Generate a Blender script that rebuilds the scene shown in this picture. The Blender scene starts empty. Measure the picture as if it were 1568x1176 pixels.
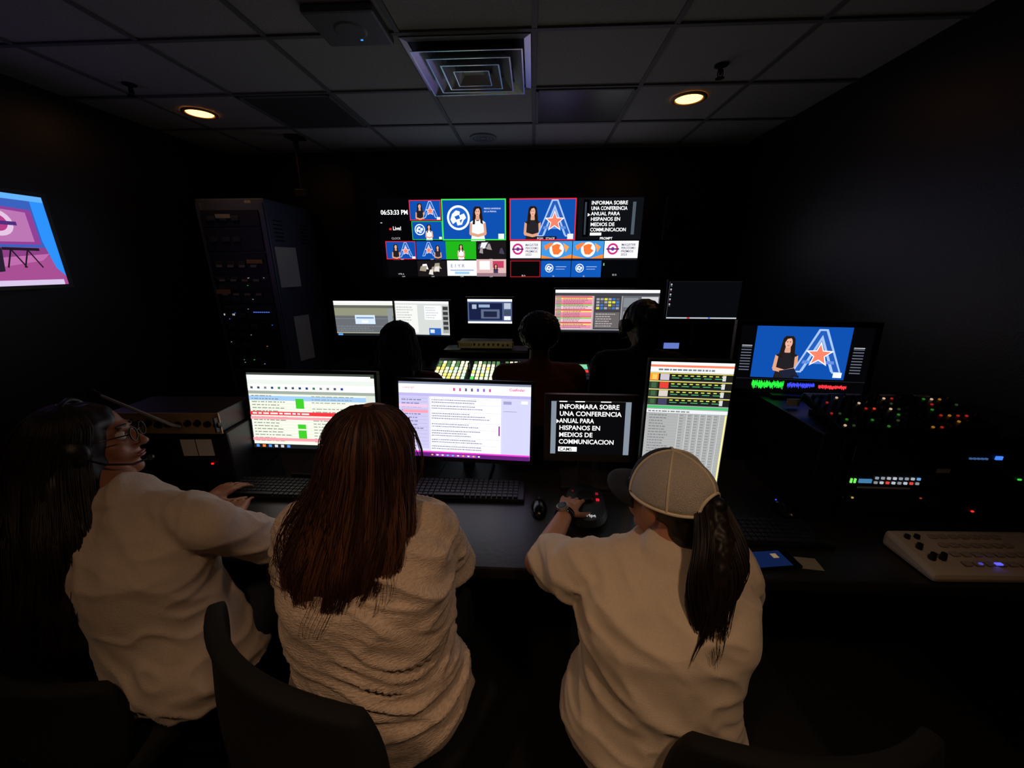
import bpy, bmesh, math, random
from mathutils import Vector, Matrix, noise
random.seed(7)
SC=bpy.context.scene
COL=SC.collection
SC.view_settings.view_transform='Standard'
SC.view_settings.look='None'
R=math.radians
def lin(c):
    o=[]
    for x in c[:3]:
        x=x/255.0
        o.append(x/12.92 if x<=0.04045 else ((x+0.055)/1.055)**2.4)
    return (o[0],o[1],o[2],1.0)
# ---------------------------------------------------------------- materials
MC={}
def mat(name,rgb,rough=0.6,metal=0.0,bump=0.0,bscale=60.0,var=0.0,sheen=0.0,spec=0.5,stretch=None,emis=None,estr=0.0):
    if name in MC: return MC[name]
    m=bpy.data.materials.new(name); m.use_nodes=True
    nt=m.node_tree; b=nt.nodes['Principled BSDF']
    b.inputs['Base Color'].default_value=lin(rgb)
    b.inputs['Roughness'].default_value=rough
    b.inputs['Metallic'].default_value=metal
    b.inputs['Specular IOR Level'].default_value=spec
    if sheen: b.inputs['Sheen Weight'].default_value=sheen
    if emis:
        b.inputs['Emission Color'].default_value=lin(emis); b.inputs['Emission Strength'].default_value=estr
    if bump or var:
        tc=nt.nodes.new('ShaderNodeTexCoord'); mp=nt.nodes.new('ShaderNodeMapping')
        if stretch: mp.inputs['Scale'].default_value=stretch
        nz=nt.nodes.new('ShaderNodeTexNoise'); nz.inputs['Scale'].default_value=bscale; nz.inputs['Detail'].default_value=4
        nt.links.new(tc.outputs['Object'],mp.inputs[0]); nt.links.new(mp.outputs[0],nz.inputs['Vector'])
        if bump:
            bp=nt.nodes.new('ShaderNodeBump'); bp.inputs['Strength'].default_value=bump; bp.inputs['Distance'].default_value=0.004
            nt.links.new(nz.outputs['Fac'],bp.inputs['Height']); nt.links.new(bp.outputs[0],b.inputs['Normal'])
        if var:
            rp=nt.nodes.new('ShaderNodeValToRGB')
            c=lin(rgb)
            rp.color_ramp.elements[0].position=0.3; rp.color_ramp.elements[1].position=0.7
            rp.color_ramp.elements[0].color=(c[0]*(1-var),c[1]*(1-var),c[2]*(1-var),1)
            rp.color_ramp.elements[1].color=(min(1,c[0]*(1+var)),min(1,c[1]*(1+var)),min(1,c[2]*(1+var)),1)
            nt.links.new(nz.outputs['Fac'],rp.inputs[0]); nt.links.new(rp.outputs[0],b.inputs['Base Color'])
    MC[name]=m
    return m
def disp_mat():
    if 'lit_display' in MC: return MC['lit_display']
    m=bpy.data.materials.new('lit_display'); m.use_nodes=True
    nt=m.node_tree; nt.nodes.clear()
    a=nt.nodes.new('ShaderNodeAttribute'); a.attribute_name='Col'
    e=nt.nodes.new('ShaderNodeEmission'); e.inputs['Strength'].default_value=1.3
    o=nt.nodes.new('ShaderNodeOutputMaterial')
    nt.links.new(a.outputs['Color'],e.inputs['Color']); nt.links.new(e.outputs[0],o.inputs[0])
    MC['lit_display']=m
    return m
BLK=mat('black_plastic',(18,18,20),0.45,bump=0.15,bscale=300)
BLKG=mat('glossy_black_plastic',(10,10,12),0.2)
DKM=mat('dark_metal',(26,27,32),0.45,metal=0.4,bump=0.1,bscale=200)
PAPER=mat('paper',(244,240,232),0.8)
# ---------------------------------------------------------------- object helpers
class Root:
    def __init__(s,name,loc=(0,0,0),rotz=0.0):
        e=bpy.data.objects.new(name,None); e.empty_display_size=0.1
        e.location=loc; e.rotation_euler=(0,0,rotz); COL.objects.link(e)
        s.e=e; s.M=Matrix.Translation(Vector(loc))@Matrix.Rotation(rotz,4,'Z'); s.name=name
def link(name,me,m,root,world=False,smooth=False):
    o=bpy.data.objects.new(name,me); COL.objects.link(o)
    if m is not None and len(me.materials)==0: me.materials.append(m)
    if root is not None:
        o.parent=root.e
        if world: o.matrix_parent_inverse=root.M.inverted()
    if smooth:
        for p in me.polygons: p.use_smooth=True
    return o
def bm2(bm,name):
    me=bpy.data.meshes.new(name); bm.to_mesh(me); bm.free(); return me
def abox(bm,c,s,rot=None,bevel=0.0):
    t=bmesh.new(); bmesh.ops.create_cube(t,size=1.0)
    for v in t.verts: v.co=Vector((v.co.x*s[0],v.co.y*s[1],v.co.z*s[2]))
    if bevel>0:
        bv=min(bevel,min(s)*0.45)
        bmesh.ops.bevel(t,geom=t.edges[:],offset=bv,segments=2,profile=0.6,affect='EDGES')
    M=Matrix.Translation(Vector(c))@(rot.to_4x4() if rot else Matrix.Identity(4))
    for v in t.verts: v.co=M@v.co
    amerge(bm,t)
def amerge(bm,t):
    me=bpy.data.meshes.new('tmp'); t.to_mesh(me); t.free(); bm.from_mesh(me); bpy.data.meshes.remove(me)
def boxes(root,name,lst,m,bevel=0.003,world=False,smooth=False):
    bm=bmesh.new()
    for it in lst:
        abox(bm,it[0],it[1],it[2] if len(it)>2 else None,bevel)
    return link(name,bm2(bm,name),m,root,world,smooth)
def acyl(bm,p0,p1,r0,r1=None,seg=20,caps=True):
    r1=r0 if r1 is None else r1
    p0=Vector(p0);p1=Vector(p1);d=p1-p0
    q=d.to_track_quat('Z','Y')
    a=[];b=[]
    for i in range(seg):
        t=2*math.pi*i/seg
        a.append(bm.verts.new(p0+q@Vector((r0*math.cos(t),r0*math.sin(t),0))))
        b.append(bm.verts.new(p1+q@Vector((r1*math.cos(t),r1*math.sin(t),0))))
    for i in range(seg):
        j=(i+1)%seg
        bm.faces.new((a[i],a[j],b[j],b[i]))
    if caps:
        bm.faces.new(a[::-1]); bm.faces.new(b)
def cyls(root,name,lst,m,world=False,smooth=False):
    bm=bmesh.new()
    for it in lst: acyl(bm,*it)
    return link(name,bm2(bm,name),m,root,world,smooth)
def aell(bm,c,r,M=None,u=24,v=14):
    t=bmesh.new(); bmesh.ops.create_uvsphere(t,u_segments=u,v_segments=v,radius=1.0)
    for w in t.verts:
        p=Vector((w.co.x*r[0],w.co.y*r[1],w.co.z*r[2]))+Vector(c)
        w.co=(M@p) if M is not None else p
    amerge(bm,t)
def acap(bm,p0,p1,r0,r1,M=None,seg=16):
    """tapered capsule"""
    p0=Vector(p0);p1=Vector(p1)
    if M is not None: p0=M@p0;p1=M@p1
    d=p1-p0; q=d.to_track_quat('Z','Y'); L=d.length
    prof=[]
    for k in range(0,5):
        a=-math.pi/2+ (math.pi/2)*k/4
        prof.append((r0*math.sin(a),r0*math.cos(a)))
    for k in range(1,5):
        prof.append((L*k/5,r0+(r1-r0)*k/5))
    for k in range(0,5):
        a=(math.pi/2)*k/4
        prof.append((L+r1*math.sin(a),r1*math.cos(a)))
    vs=[]
    for (h,r) in prof:
        if r<1e-5: vs.append([bm.verts.new(p0+q@Vector((0,0,h)))])
        else: vs.append([bm.verts.new(p0+q@Vector((r*math.cos(2*math.pi*i/seg),r*math.sin(2*math.pi*i/seg),h))) for i in range(seg)])
    for A,B in zip(vs[:-1],vs[1:]):
        if len(A)==1:
            for i in range(seg): bm.faces.new((A[0],B[(i+1)%seg],B[i]))
        elif len(B)==1:
            for i in range(seg): bm.faces.new((A[i],A[(i+1)%seg],B[0]))
        else:
            for i in range(seg): bm.faces.new((A[i],A[(i+1)%seg],B[(i+1)%seg],B[i]))
def aloft(bm,secs,seg=28):
    """secs: (center, rx, ry, yaw)"""
    vs=[]
    for (c,rx,ry,yw) in secs:
        c=Vector(c); ring=[]
        for i in range(seg):
            t=2*math.pi*i/seg
            x=rx*math.copysign(abs(math.cos(t))**0.85,math.cos(t)); y=ry*math.copysign(abs(math.sin(t))**0.85,math.sin(t))
            ring.append(bm.verts.new(c+Vector((x*math.cos(yw)-y*math.sin(yw),x*math.sin(yw)+y*math.cos(yw),0))))
        vs.append(ring)
    for A,B in zip(vs[:-1],vs[1:]):
        for i in range(seg): bm.faces.new((A[i],A[(i+1)%seg],B[(i+1)%seg],B[i]))
    bm.faces.new(vs[0][::-1]); bm.faces.new(vs[-1])
def remesh(bm,name,voxel,smooth=6,fn=None):
    bmesh.ops.recalc_face_normals(bm,faces=bm.faces)
    me=bm2(bm,name+'_src'); o=bpy.data.objects.new('tmpo',me); COL.objects.link(o)
    md=o.modifiers.new('r','REMESH'); md.mode='VOXEL'; md.voxel_size=voxel; md.use_smooth_shade=True
    sm=o.modifiers.new('s','SMOOTH'); sm.factor=0.5; sm.iterations=smooth
    dg=bpy.context.evaluated_depsgraph_get(); dg.update()
    out=bpy.data.meshes.new_from_object(o.evaluated_get(dg)); out.name=name
    bpy.data.objects.remove(o); bpy.data.meshes.remove(me)
    if fn:
        nv=[v.normal.copy() for v in out.vertices]
        for v,n in zip(out.vertices,nv):
            v.co=v.co+n*fn(v.co,n)
    for p in out.polygons: p.use_smooth=True
    return out
def curve(root,name,paths,m,r,world=True,cyc=False,res=1,taper=True):
    cu=bpy.data.curves.new(name,'CURVE'); cu.dimensions='3D'; cu.bevel_depth=r; cu.bevel_resolution=res
    for pts in paths:
        sp=cu.splines.new('POLY'); sp.points.add(len(pts)-1)
        n=len(pts)
        for i,p in enumerate(pts):
            sp.points[i].co=(p[0],p[1],p[2],1)
            sp.points[i].radius=(1.0 if not taper else max(0.15,min(1.0,(n-1-i)/(n*0.35)+0.1)))
        sp.use_cyclic_u=cyc; sp.use_smooth=True
    cu.materials.append(m); cu.use_fill_caps=True
    o=bpy.data.objects.new(name,cu); COL.objects.link(o)
    if root:
        o.parent=root.e
        if world: o.matrix_parent_inverse=root.M.inverted()
    return o
# ---------------------------------------------------------------- displays
TXC={}
def textgeo(s,bold):
    k=(s,bold)
    if k in TXC: return TXC[k]
    cu=bpy.data.curves.new('t','FONT'); cu.body=s; cu.size=1.0; cu.resolution_u=3
    if bold: cu.offset=0.018
    o=bpy.data.objects.new('t',cu); COL.objects.link(o)
    dg=bpy.context.evaluated_depsgraph_get(); dg.update()
    me=bpy.data.meshes.new_from_object(o.evaluated_get(dg))
    vs=[(v.co.x,v.co.y) for v in me.vertices]; fs=[tuple(p.vertices) for p in me.polygons]
    bpy.data.objects.remove(o); bpy.data.curves.remove(cu); bpy.data.meshes.remove(me)
    w=max([v[0] for v in vs]+[0.01])
    TXC[k]=(vs,fs,w)
    return TXC[k]
class Base:
    def __init__(s): s.v=[];s.f=[];s.c=[];s.L=0
class S:
    def __init__(s,base,ox,oz,w,h): s.b=base;s.ox=ox;s.oz=oz;s.w=w;s.h=h
    def sub(s,x0,y0,x1,y1): return S(s.b,s.ox+x0*s.w,s.oz-y0*s.h,(x1-x0)*s.w,(y1-y0)*s.h)
    def poly(s,pts,col):
        b=s.b; b.L+=1; off=-(0.0002+b.L*1.5e-5); n=len(b.v)
        for (x,y) in pts: b.v.append((s.ox+x*s.w,off,s.oz-y*s.h))
        b.f.append(tuple(range(n,n+len(pts)))); b.c.append(lin(col))
    def rect(s,x0,y0,x1,y1,col): s.poly([(x0,y1),(x1,y1),(x1,y0),(x0,y0)],col)
    def fill(s,col): s.rect(0,0,1,1,col)
    def ell(s,cx,cy,rx,ry,col,n=24,round_=False):
        if round_: rx=ry*s.h/s.w
        s.poly([(cx+rx*math.cos(2*math.pi*i/n),cy-ry*math.sin(2*math.pi*i/n)) for i in range(n)],col)
    def border(s,t,col):
        tx=t*s.h/s.w
        s.rect(0,0,1,t,col);s.rect(0,1-t,1,1,col);s.rect(0,0,tx,1,col);s.rect(1-tx,0,1,1,col)
    def text(s,x,y,h,st,col,maxw=None,bold=False,center=False):
        vs,fs,w=textgeo(st,bold); b=s.b; b.L+=1; off=-(0.0002+b.L*1.5e-5)
        sz=h*s.h/0.70; sx=sz
        if maxw and w*sz>maxw*s.w: sx=maxw*s.w/w
        x0=s.ox+x*s.w-(w*sx/2 if center else 0); z0=s.oz-y*s.h
        n=len(b.v)
        for (a,c) in vs: b.v.append((x0+a*sx,off,z0+c*sz))
        for f in fs: b.f.append(tuple(i+n for i in f)); b.c.append(lin(col))
    def line(s,p,q,t,col):
        ax,ay=p;bx,by=q; dx=(bx-ax)*s.w;dy=(by-ay)*s.h; L=math.hypot(dx,dy) or 1
        nx=-dy/L*t*s.h/2/s.w; ny=dx/L*t*s.h/2/s.h
        s.poly([(ax+nx,ay+ny),(bx+nx,by+ny),(bx-nx,by-ny),(ax-nx,ay-ny)],col)
    def words(s,x0,y0,x1,y1,n,col,fillr=0.45,wl=0.06,full=0.85):
        for i in range(n):
            yy=y0+(y1-y0)*(i+0.25)/n; hh=(y1-y0)/n*fillr; x=x0; end=x0+(x1-x0)*random.uniform(full*0.6,full)
            while x<end:
                w=random.uniform(0.4,1.4)*wl*(x1-x0)
                s.rect(x,yy,min(x+w,x1),yy+hh,col); x+=w+0.25*wl*(x1-x0)
    def star(s,cx,cy,r,col,inner=0.42,rot=0):
        k=s.h/s.w
        s.poly([(cx+k*(r if i%2==0 else r*inner)*math.sin(-math.pi*i/5+rot),cy-(r if i%2==0 else r*inner)*math.cos(-math.pi*i/5+rot)) for i in range(10)],col)
def put(root,name,base,M=None,m=None,world=False):
    me=bpy.data.meshes.new(name)
    vv=[(M@Vector(v)) if M is not None else v for v in base.v]
    me.from_pydata(vv,[],base.f); me.update()
    ca=me.color_attributes.new('Col','FLOAT_COLOR','CORNER')
    for p in me.polygons:
        for li in p.loop_indices: ca.data[li].color=base.c[p.index]
    return link(name,me,m or disp_mat(),root,world)
def litboxes(root,name,lst,M=None,world=False):
    """lst: (center,size,col)"""
    b=Base()
    for c,s_,col in lst:
        n=len(b.v)
        for dx in (-.5,.5):
            for dy in (-.5,.5):
                for dz in (-.5,.5):
                    b.v.append((c[0]+dx*s_[0],c[1]+dy*s_[1],c[2]+dz*s_[2]))
        for f in ((0,1,3,2),(4,6,7,5),(0,4,5,1),(2,3,7,6),(0,2,6,4),(1,5,7,3)):
            b.f.append(tuple(n+i for i in f)); b.c.append(lin(col))
    return put(root,name,b,M,None,world)
# ---- screen pictures
BLUE=(12,72,160)
def logoA(s,cx,cy,r,star=(238,120,96)):
    k=s.h/s.w
    def q(x,y): return (cx+x*r*k,cy+y*r)
    W=(150,180,228); D=(34,84,170)
    s.poly([q(-.18,-1),q(.18,-1),q(1.0,.95),q(.62,.95),q(.0,-.55),q(-.62,.95),q(-1.0,.95)],W)
    s.poly([q(-.11,-.92),q(.11,-.92),q(.90,.88),q(.68,.88),q(.0,-.75),q(-.68,.88),q(-.90,.88)],D)
    s.poly([q(-.02,-.62),q(.02,-.62),q(.62,.88),q(.56,.88),q(.0,-.50),q(-.56,.88),q(-.62,.88)],W)
    s.poly([q(-.62,.40),q(.62,.40),q(.66,.54),q(-.66,.54)],(90,130,205))
    s.star(cx,cy+r*.14,r*.60,(235,230,235)); s.star(cx,cy+r*.14,r*.47,star)
def lady(s,cx,top,h,dress=(235,235,235),hair=(32,22,20),arms=True):
    k=s.h/s.w
    def q(x,y): return (cx+x*h*k,top+y*h)
    s.poly([q(-.13,.04),q(-.16,.30),q(-.19,.54),q(-.10,.58),q(.10,.58),q(.18,.52),q(.16,.30),q(.13,.04),q(.08,-.02),q(-.08,-.02)],hair)
    s.poly([q(-.05,.2),q(.05,.2),q(.07,.38),q(-.07,.38)],(200,150,125))
    s.poly([q(-.24,.44),q(-.08,.34),q(-.04,.40),q(.04,.40),q(.08,.34),q(.24,.44),q(.19,.75),q(.23,1.0),q(-.23,1.0),q(-.19,.75)],dress)
    if arms:
        s.poly([q(-.25,.44),q(-.18,.48),q(-.20,.8),q(-.28,.78)],(205,150,120)); s.poly([q(.25,.44),q(.18,.48),q(.20,.8),q(.28,.78)],(205,150,120))
        s.poly([q(-.27,.72),q(.02,.80),q(.0,.88),q(-.26,.82)],(205,150,120)); s.poly([q(.27,.72),q(-.02,.80),q(.0,.88),q(.26,.82)],(205,150,120))
    s.ell(cx,top+.14*h,.080*h*k,.125*h,(218,165,140))
    s.ell(cx-.03*h*k,top+.12*h,.014*h*k,.012*h,(50,30,30),8); s.ell(cx+.03*h*k,top+.12*h,.014*h*k,.012*h,(50,30,30),8)
    s.rect(cx-.025*h*k,top+.20*h,cx+.025*h*k,top+.215*h,(170,60,70))
    s.poly([q(-.10,.06),q(-.03,.0),q(.0,-.02),q(.09,.03),q(.10,.12),q(.04,.03),q(-.04,.05),q(-.09,.16)],hair)
    s.poly([q(-.10,.10),q(-.07,.20),q(-.09,.5),q(-.17,.5)],hair); s.poly([q(.10,.10),q(.07,.20),q(.09,.46),q(.17,.5)],hair)
def seal(s,cx,cy,r):
    s.ell(cx,cy,0,r,(225,235,248),28,True); s.ell(cx,cy,0,r*.82,(30,90,185),28,True)
    k=s.h/s.w
    def q(x,y): return (cx+x*r*k,cy+y*r)
    s.poly([q(-.7,.15),q(-.55,-.3),q(-.2,-.6),q(.15,-.5),q(.1,-.2),q(.5,-.35),q(.68,.0),q(.45,.2),q(.3,.55),q(-.1,.62),q(-.2,.3),q(-.5,.5)],(228,238,250))
    s.poly([q(-.35,-.1),q(.05,-.25),q(.15,.05),q(-.2,.15)],(30,90,185)); s.poly([q(.1,.2),q(.35,.1),q(.2,.42)],(30,90,185))
def camA(s,border=None):
    s.fill(BLUE); lady(s,.33,.18,.9,dress=(30,28,32)); logoA(s,.66,.48,.42)
    s.rect(.86,.84,.97,.97,(220,225,235))
    if border: s.border(.035,border)
def camS(s,border=None,txt=True):
    s.fill(BLUE); seal(s,.26,.45,.3); lady(s,.56,.2,.82,dress=(225,228,235))
    s.rect(.88,.84,.97,.97,(220,225,235))
    if border: s.border(.03,border)
PROM=["INFORMARA SOBRE","UNA CONFERENCIA","ANUAL PARA","HISPANOS EN","MEDIOS DE","COMMUNICACION"]
def sub_px(s,box,b): 
    X0,Y0,X1,Y1=box
    return s.sub((b[0]-X0)/(X1-X0),(b[1]-Y0)/(Y1-Y0),(b[2]-X0)/(X1-X0),(b[3]-Y0)/(Y1-Y0))
def studio(s,cols):
    s.fill((24,20,22))
    for i in range(7):
        x=random.random()*.8;y=random.random()*.6
        s.poly([(x,y+.3),(x+random.uniform(.1,.25),y+.35),(x+random.uniform(.1,.3),y),(x+.05,y+.02)],random.choice(cols))
def tv_left(s):
    B=(578,303,778,424); s.fill((3,3,5)); P=lambda *b: sub_px(s,B,b)
    c=P(579,305,626,366); c.text(.06,.36,.11,"06:53:33 PM",(255,255,255),maxw=.9,bold=True)
    c.text(.42,.74,.09,"Live!",(255,245,245),maxw=.28,bold=True); c.text(.35,.97,.05,"CLOCK",(180,180,180))
    c.rect(.3,.69,.38,.74,(200,40,50)); c.rect(.02,.55,.08,.57,(190,190,190))
    camA(P(627,306,676,336),(230,30,40))
    camS(P(629,337,677,365),(40,200,60))
    big=P(677,305,776,366); camS(big,(60,215,70))
    for i in range(2): big.text(.66,.25+i*.07,.035,"PREMIOS UNIVERSIDAD" if i==0 else "DE LA PRENSA",(225,230,245),maxw=.26)
    camA(P(585,367,633,395),(230,30,40))
    c=P(634,367,681,395); c.fill(BLUE); logoA(c,.42,.45,.4); lady(c,.72,.25,.8,dress=(40,40,48))
    c=P(681,367,729,395); c.fill((30,165,24)); lady(c,.5,.2,.8,dress=(235,225,225))
    studio(P(730,367,776,395),[(150,140,140),(220,220,225),(90,80,100),(60,60,80)])
    c=P(585,397,633,422); c.fill((6,6,8)); c.text(.35,.9,.1,"VTR A",(200,200,200))
    studio(P(634,397,681,422),[(210,205,200),(150,140,120),(235,235,235)])
    c=P(682,397,729,421); c.fill((238,240,242)); c.text(.12,.45,.22,"E 1 Y R",(40,60,150),maxw=.75); c.rect(.1,.6,.9,.66,(120,140,190));c.rect(.25,.72,.75,.9,(150,190,220))
    c=P(729,395,776,422); c.fill((205,170,170)); c.rect(.1,.1,.45,.6,(240,240,245)); c.rect(.55,.1,.92,.5,(180,60,90)); lady(c,.65,.3,.7,dress=(60,50,90)); c.rect(0,.8,1,1,(140,110,120))
    for x in (610,658,705,752):
        for y in (1.0-.008,.768): s.text((x-B[0])/200,y,.014,"CAM",(210,210,210),center=True)
def tv_right(s):
    B=(780,302,984,424); s.fill((3,3,5)); P=lambda *b: sub_px(s,B,b)
    c=P(781,304,883,366); c.fill(BLUE); lady(c,.35,.2,.82,dress=(34,32,36)); logoA(c,.68,.48,.45); c.rect(.88,.84,.97,.97,(220,225,235))
    c.rect(.40,.90,.72,1.0,(15,20,40)); c.text(.42,.98,.055,"PGM   STAGE",(230,230,235),maxw=.27); c.border(.025,(235,30,45))
    c=P(886,304,983,365); c.fill((12,14,18)); c.rect(.08,.04,.17,.93,(0,0,0)); c.rect(.84,.1,.89,.88,(70,80,90)); c.rect(.1,.1,.13,.88,(50,60,70))
    for i,t in enumerate(["INFORMA SOBRE"]+PROM[1:]): c.text(.20,.16+i*.128,.085,t,(250,250,250),maxw=(.56 if len(t)>9 else .46),bold=True)
    c.rect(.2,.83,.38,.9,(240,240,240)); c.text(.36,1.0,.06,"PROMPT",(240,240,240),bold=True); c.poly([(.15,.36),(.15,.44),(.19,.40)],(255,255,255))
    def mag(c):
        c.fill((240,238,242)); c.ell(.25,.42,0,.30,(190,40,120),24,True); c.ell(.25,.42,0,.20,(240,238,242),24,True); c.rect(.06,.39,.44,.46,(60,40,90)); c.ell(.25,.42,0,.1,(120,40,130),16,True)
        for i,t in enumerate(["MAGISTER","PERIODISMO","PREMIOS","2023"]): c.text(.50,.26+.17*i,.12,t,(60,60,90),maxw=.42,bold=True)
        c.rect(0,.90,1,1,(30,30,34))
    def org(c):
        c.fill((60,140,210)); c.poly([(0,.75),(.5,.95),(1,.7),(1,1),(0,1)],(235,130,50)); c.ell(.5,.45,0,.4,(235,240,245),24,True)
        c.poly([(.34,.25),(.5,.15),(.62,.2),(.58,.4),(.68,.5),(.55,.72),(.4,.7),(.36,.5)],(235,110,50)); c.poly([(.08,.25),(.3,.08),(.4,.12),(.26,.35),(.14,.5)],(235,120,60)); c.poly([(.7,.1),(.9,.3),(.8,.6),(.74,.3)],(240,150,70)); c.rect(0,.92,1,1,(20,30,60))
    mag(P(782,367,830,396)); org(P(831,367,879,396)); org(P(880,367,928,396)); mag(P(929,367,981,396))
    c=P(782,397,830,423); c.fill((5,5,6)); c.border(.04,(180,20,35)); c.text(.38,.95,.09,"SS A",(220,220,220))
    for b in ((831,397,878,423),(879,397,926,423)):
        c=P(*b); c.fill((14,80,170)); seal(c,.28,.45,.26); c.rect(.5,.36,.85,.385,(200,210,235)); c.rect(.5,.5,.8,.52,(200,210,235)); c.text(.4,.98,.08,"SS",(220,220,220))
    c=P(928,397,981,423); c.fill((4,5,7)); c.text(.3,.9,.1,"SS D",(200,200,200)); c.rect(.02,.15,.05,.3,(120,200,150))
def scr_rundown(s):
    s.fill((226,232,214)); s.rect(0,0,1,.05,(60,66,60)); s.rect(0,.03,.97,.09,(236,240,236)); s.rect(0,.09,1,.15,(215,222,215)); s.rect(0,.15,1,.235,(250,250,246))
    for i in range(14): s.rect(.02+i*.055,.18,.04+i*.055,.21,random.choice([(40,60,120),(70,80,90),(60,120,80),(120,120,120)]))
    s.rect(0,.235,1,.275,(150,160,150))
    s.rect(0,.30,1,.36,(150,190,235))
    n=16
    for i in range(n):
        y=.28+i*.04
        s.rect(0,y,1,y+.002,(170,175,165))
        s.words(.02,y+.008,.34,y+.036,1,(120,124,115),.4,.1)
        if i not in(3,): s.words(.50,y+.008,.98,y+.036,1,(140,142,135),.4,.07)
    for y0,y1 in ((.33,.43),(.43,.46),(.67,.73),(.75,.86)): s.rect(.375,y0,.44,y1,(60,190,40))
    s.rect(0,.505,1,.555,(225,50,60)); s.words(.02,.51,.6,.55,1,(250,230,230),.5,.08); s.rect(0,.575,1,.61,(240,150,160)); s.rect(0,.86,1,.90,(240,150,160))
    s.rect(.93,.28,1,.93,(205,210,200))
    s.rect(0,.945,1,1,(24,26,30))
    for i in range(6): s.rect(.02+i*.05,.955,.045+i*.05,.99,random.choice([(80,140,220),(200,200,210),(220,120,60)]))
def scr_script(s):
    s.fill((206,204,232)); s.rect(0,0,1,.03,(120,130,150)); s.rect(0,.03,1,.15,(244,244,250)); s.text(.03,.09,.03,"cuescript",(200,60,120)); s.text(.84,.09,.035,"Cuefinder",(210,40,120),bold=True,maxw=.12)
    for i in range(7): s.rect(.42+i*.045,.07,.435+i*.045,.11,random.choice([(120,100,200),(200,80,150),(90,90,110)]))
    s.rect(0,.15,1,.19,(176,172,220)); s.rect(.0,.19,.23,.9,(190,186,222))
    for i in range(14): s.rect(.02,.22+i*.048,.22,.223+i*.048,(150,146,190)); s.words(.02,.225+i*.048,.2,.262+i*.048,1,(125,120,165),.4,.15)
    s.rect(.03,.375,.225,.415,(235,150,170)); s.rect(.0,.30,.225,.34,(222,186,214))
    s.rect(.245,.19,.78,.94,(240,240,250))
    for y0,n in ((.22,2),(.30,2),(.40,3),(.54,2),(.63,3),(.75,2),(.84,2)):
        s.rect(.25,y0-.012,.77,y0-.008,(180,180,200)); s.words(.255,y0,.76,y0+n*.032,n,(110,110,140),.36,.022)
    s.rect(.765,.55,.775,.68,(120,40,130)); s.rect(.79,.19,1,.94,(196,196,228)); s.rect(.8,.22,.86,.26,(150,150,190)); s.rect(.93,.21,.98,.25,(230,230,245)); s.rect(.8,.35,.9,.355,(120,120,160))
    s.rect(0,.925,1,.945,(225,60,200)); s.rect(0,.945,1,1,(90,30,110)); s.rect(.28,.955,.6,.99,(150,70,170))
    for i in range(10): s.rect(.25+i*.04,.965,.265+i*.04,.982,random.choice([(240,240,250),(250,180,60),(80,200,250)]))
def scr_prompt(s):
    s.fill((8,8,10)); s.rect(0,0,.065,1,(120,130,142)); s.rect(.93,0,1,1,(120,130,142)); s.rect(0,.0,1,.01,(60,60,60))
    s.rect(.1,0,.2,.02,(240,240,240)); s.rect(.3,0,.42,.02,(240,240,240)); s.rect(.62,0,.75,.02,(240,240,240))
    W=[.80,.80,.44,.52,.43,.70]
    for i,t in enumerate(PROM): s.text(.105,.145+i*.132,.084,t,(250,250,250),maxw=W[i],bold=True)
    s.rect(.10,.865,.34,.955,(245,245,245)); s.text(.115,.942,.062,"CAMS",(20,20,20),bold=True,maxw=.2)
    s.poly([(.07,.34),(.07,.42),(.105,.38)],(255,255,255))
def scr_tall(s):
    s.fill((150,152,152)); s.rect(0,0,1,.02,(235,238,240)); s.rect(0,.02,1,.035,(250,120,90)); s.rect(0,.035,1,.07,(236,240,244)); s.words(.1,.04,.95,.065,1,(110,120,130),.5,.05)
    y=.075
    for k in range(4):
        s.rect(0,y,1,y+.052,(26,28,26)); s.rect(0,y,1,y+.004,(235,215,60)); s.rect(.0,y+.004,.11,y+.05,(236,140,50) if k==0 else (40,60,40)); s.rect(.03,y+.01,.09,y+.045,(245,190,90) if k==0 else (60,90,60))
        s.rect(.13,y+.006,.24,y+.048,[(190,180,190),(210,60,50),(200,190,180),(60,60,90)][k]); 
        for i in range(9): s.rect(.27+i*.075,y+.013,.31+i*.075,y+.020,(200,210,90)); 
        for i in range(5): s.rect(.27+i*.13,y+.030,.36+i*.13,y+.035,(70,170,110))
        s.rect(.88,y+.008,.92,y+.045,(200,200,200)); y+=.056
    s.rect(0,.302,1,.318,(60,180,100)); s.rect(0,.325,1,.35,(216,220,222)); s.words(.02,.33,.95,.348,1,(120,120,120),.5,.05)
    s.rect(0,.35,1,.97,(160,162,162))
    for i in range(30):
        yy=.355+i*.0203; s.rect(0,yy,1,yy+.0015,(140,140,140)); s.words(.04,yy+.005,.36,yy+.018,1,(105,107,110),.45,.10)
        for x in (.42,.52,.6,.68,.76,.84): s.rect(x,yy+.006,x+.045,yy+.012,(125,127,127))
    for x in (.4,.5,.58,.66,.74,.82,.9): s.rect(x,.35,x+.006,.97,(196,198,198))
    s.rect(.965,.35,.985,.97,(230,220,140)); s.rect(0,.975,1,1,(40,44,50))
def scr_daw(s):
    s.fill((150,150,128)); s.rect(0,0,1,.05,(245,245,245)); s.rect(0,.05,1,.12,(220,222,215)); s.rect(0,.12,1,.2,(90,94,86)); s.rect(0,.2,1,.42,(132,134,112))
    s.rect(0,.42,1,.9,(94,98,104)); s.rect(0,.5,1,.505,(160,160,160)); s.rect(.34,.40,.68,.66,(196,214,238)); s.rect(.36,.46,.66,.5,(110,130,170)); s.rect(.45,.56,.56,.62,(240,240,245))
    s.words(.02,.7,.95,.88,3,(120,125,130),.3,.05); s.rect(.9,.2,.98,.9,(130,136,140)); s.rect(0,.93,1,1,(24,26,34)); s.rect(.02,.94,.1,.99,(90,160,230))
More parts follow.
